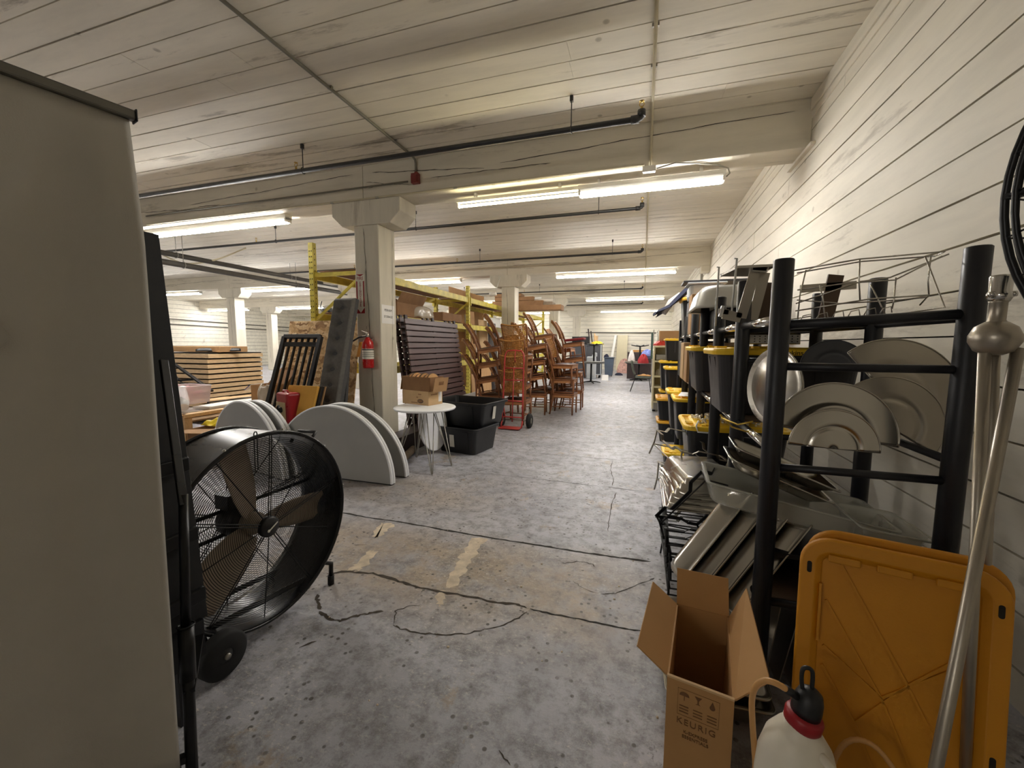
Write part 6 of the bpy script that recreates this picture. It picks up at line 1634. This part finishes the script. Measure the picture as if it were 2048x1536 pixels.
# ---- two big yellow tote lids leaning on the rack
def big_lid(label, o, ex, ez, W, H_):
    o, ex, ez = V(o), V(ex).normalized(), V(ez).normalized(); n = ex.cross(ez).normalized()
    t = thing('tote_lid', label, 'tote lid', o, group='big yellow tote lids leaning on the rack')
    p = lambda x, y, z=0: o+ex*(W/2+x)+ez*(H_/2+y)+n*z
    m = MB()
    prof = [(0, -.012), (0, .004), (-.004, .008), (-.035, .008), (-.043, .002), (-.050, -.004), (-.052, -.010)]
    rings = [[m.bm.verts.new(p(x, y, z)) for x, y in rrect(W+2*d, H_+2*d, max(.015, .075+d), 7)] for d, z in prof]
    L = len(rings[0])
    for A, B in zip(rings, rings[1:]):
        for i in range(L): m.bm.faces.new((A[i], A[(i+1) % L], B[(i+1) % L], B[i]))
    m.bm.faces.new(rings[-1]); m.bm.faces.new(rings[0][::-1])
    m.build('panel', 'lid_face', t, w=True, bev=.0015, seg=1)
    # raised ribs in a lozenge pattern
    hw, hh = W/2-.065, H_/2-.065
    for (x0, y0, x1, y1) in ((-1, .7, -.1, .1), (-.8, 1, .25, .25), (.25, .25, 1, -.35), (-.1, .1, .6, -.55), (-1, .2, -.45, -.15), (-.45, -.15, .2, -.75), (-1, -.3, -.2, -1), (-.45, -.15, .25, .25), (.25, .25, 1, .6), (-1, .35, -.1, .1), (-.1, .1, .8, .45), (.2, -.75, 1, -.5), (.6, -.55, 1, -.8)):
        MB().bar(p(x0*hw, y0*hh, -.0075), p(x1*hw, y1*hh, -.0075), .006, .006, n).build('rib', 'lid_face', t, w=True)
    for u in (-.55, -.05, .5):
        MB().bar(p(u*W/2-.03, H_/2-.052, .004), p(u*W/2+.04, H_/2-.052, .004), .02, .010, n).build('snap_tab', 'lid_face', t, w=True, bev=.003)
    for x in (-W/2+.022, W/2-.022):
        for y in (.34, -.02, -.3):
            m = MB().prism(rrect(.011, .032, .005, 3), .0012, o=p(x, y, .0075), x=ex, y=ez); m.build('slot', 'gap_black', t, w=True)
    for y in (.20, -.10): MB().bar(p(-W/2+.050, y+.10, .002), p(-W/2+.050, y-.06, .002), .006, .012, n).build('inner_lip', 'lid_face', t, w=True)
    return t
TLc, TRc = at(1604, 1062, Y=1.34), at(2036, 1128, Y=1.235)
e_x = V((TRc.x-TLc.x, TRc.y-TLc.y, 0)); W_ = e_x.length; e_x.normalize(); e_z = V((-.02, .13, .99)).normalized()
e_z = (e_z-e_x*e_z.dot(e_x)).normalized(); HL = .86
org = TLc-e_z*HL+V((0, 0, 0)); org.z = .012
big_lid('big yellow tote lid leaning on the rack end, the one in front', org, e_x, e_z, W_, .855)
big_lid('big yellow tote lid behind the front one, its edge just showing', org+V((.03, .045, 0)), e_x, e_z, W_, .862)

# ---- silver tripod stand
T0 = V((.715, 1.15, 0)); zb = 1.418
t = thing('tripod_stand', 'silver tripod stand with an egg-shaped hub at the right edge', 'stand', T0)
MB().lathe([(0, -.036), (.014, -.0355), (.030, -.027), (.0395, -.008), (.040, .005), (.032, .024), (.017, .035), (0, .036)], 36, c=T0+V((0, 0, zb))).build('hub', 'silver_paint', t, w=True)
MB().lathe([(.016, .031), (.017, .034), (.0135, .038), (.0135, .075), (.016, .078), (0, .08)], 24, c=T0+V((0, 0, zb))).build('neck', 'silver_paint', t, w=True)
m = MB().lathe([(0, .078), (.016, .078), (.020, .086), (.020, .094), (.017, .099), (.018, .128), (.017, .132), (0, .132)], 26, c=T0+V((0, 0, zb)))
for k in range(3): m.lathe([(0, -.008), (.006, -.005), (.006, .005), (0, .008)], 10, c=T0+V((.018*math.cos(2.1*k+3.6), .018*math.sin(2.1*k+3.6), zb+.092)), axis=(math.cos(2.1*k), math.sin(2.1*k), 0))
m.build('clamp_head', 'chrome', t, w=True)
for top, foot in (((-.017, -.006, zb-.030), at(1930, 1536, Y=1.2)), ((.010, .014, zb-.030), V((1.02, 1.5, .012))), ((.032, -.012, zb-.022), at(1872, 1536, Y=.95))):
    a = T0+V((top[0], top[1], top[2])); d = (foot-a); b = a+d*(a.z/(a.z-foot.z)) if foot.z < a.z else foot; b.z = .012
    MB().tube([a, b], .0105, 14).build('leg', 'silver_paint', t, w=True)
    MB().tube([b+(a-b).normalized()*.03, b-(a-b).normalized()*.004], .017, 12).build('rubber_tip', 'rubber', t, w=True)

# ---- pedestal fan at the right edge, only its wire guard shows
fa = V((.93, .90, 1.60)); fx = V((-.80, .60, 0)).normalized(); ap = at(2010, 395, Y=.86)
t = thing('pedestal_fan', 'black pedestal fan at the right edge, only its curved wire guard showing', 'fan', (.93, .95, 0))
axis = V((.55, .83, 0)).normalized(); side = V((-axis.y, axis.x, 0)); rg_ = .36
cen = ap-side*rg_; cen.z = ap.z
def gp(a, r, d=0): return cen+side*r*math.cos(a)+V((0, 0, 1))*r*math.sin(a)+axis*d
for d, r, th in ((0, rg_, .0055), (.035, rg_*.97, .0045), (-.03, rg_*.97, .0045), (.055, rg_*.86, .0035), (-.045, rg_*.86, .0035)):
    MB().tube([gp(2*PI*k/72, r, d) for k in range(72)], th, 6, closed=True).build('guard_ring', 'black_steel', t, w=True)
m = MB()
for k in range(36):
    a = 2*PI*k/36
    for s_ in (1, -1): m.tube([gp(a, rg_, 0), gp(a, rg_*.95, .038*s_), gp(a, rg_*.6, .075*s_), gp(a, .06, .085*s_)], .0016, 4)
m.build('guard_wires', 'black_steel', t, w=True)
MB().bar(gp(0, rg_, 0), gp(0, rg_*.8, -.03), .012, .008).build('guard_clip', 'black_plastic', t, w=True)
MB().lathe([(0, .09), (.06, .085), (.07, .07), (.07, -.10), (.055, -.2), (0, -.21)], 22, c=cen, axis=-axis).build('motor', 'black_plastic', t, w=True)
for k in range(3):
    a = 2*PI*k/3+.5
    m = MB(); m.grid(lambda u, v: gp(a+(v-.5)*.9*(1-.3*u), .05+.25*u, .025*(v-.5)), 8, 6); m.build('blade', 'black_gloss', t, w=True, solid=.003)
MB().tube([cen+axis*.12+V((0, 0, -.05)), V((cen.x+axis.x*.12, cen.y+axis.y*.12, .04))], .018, 12).build('pole', 'black_steel', t, w=True)
MB().lathe([(0, 0), (.20, 0), (.20, .012), (.06, .035), (0, .04)], 30, c=(cen.x+axis.x*.12, cen.y+axis.y*.12, 0)).build('base', 'black_steel', t, w=True)
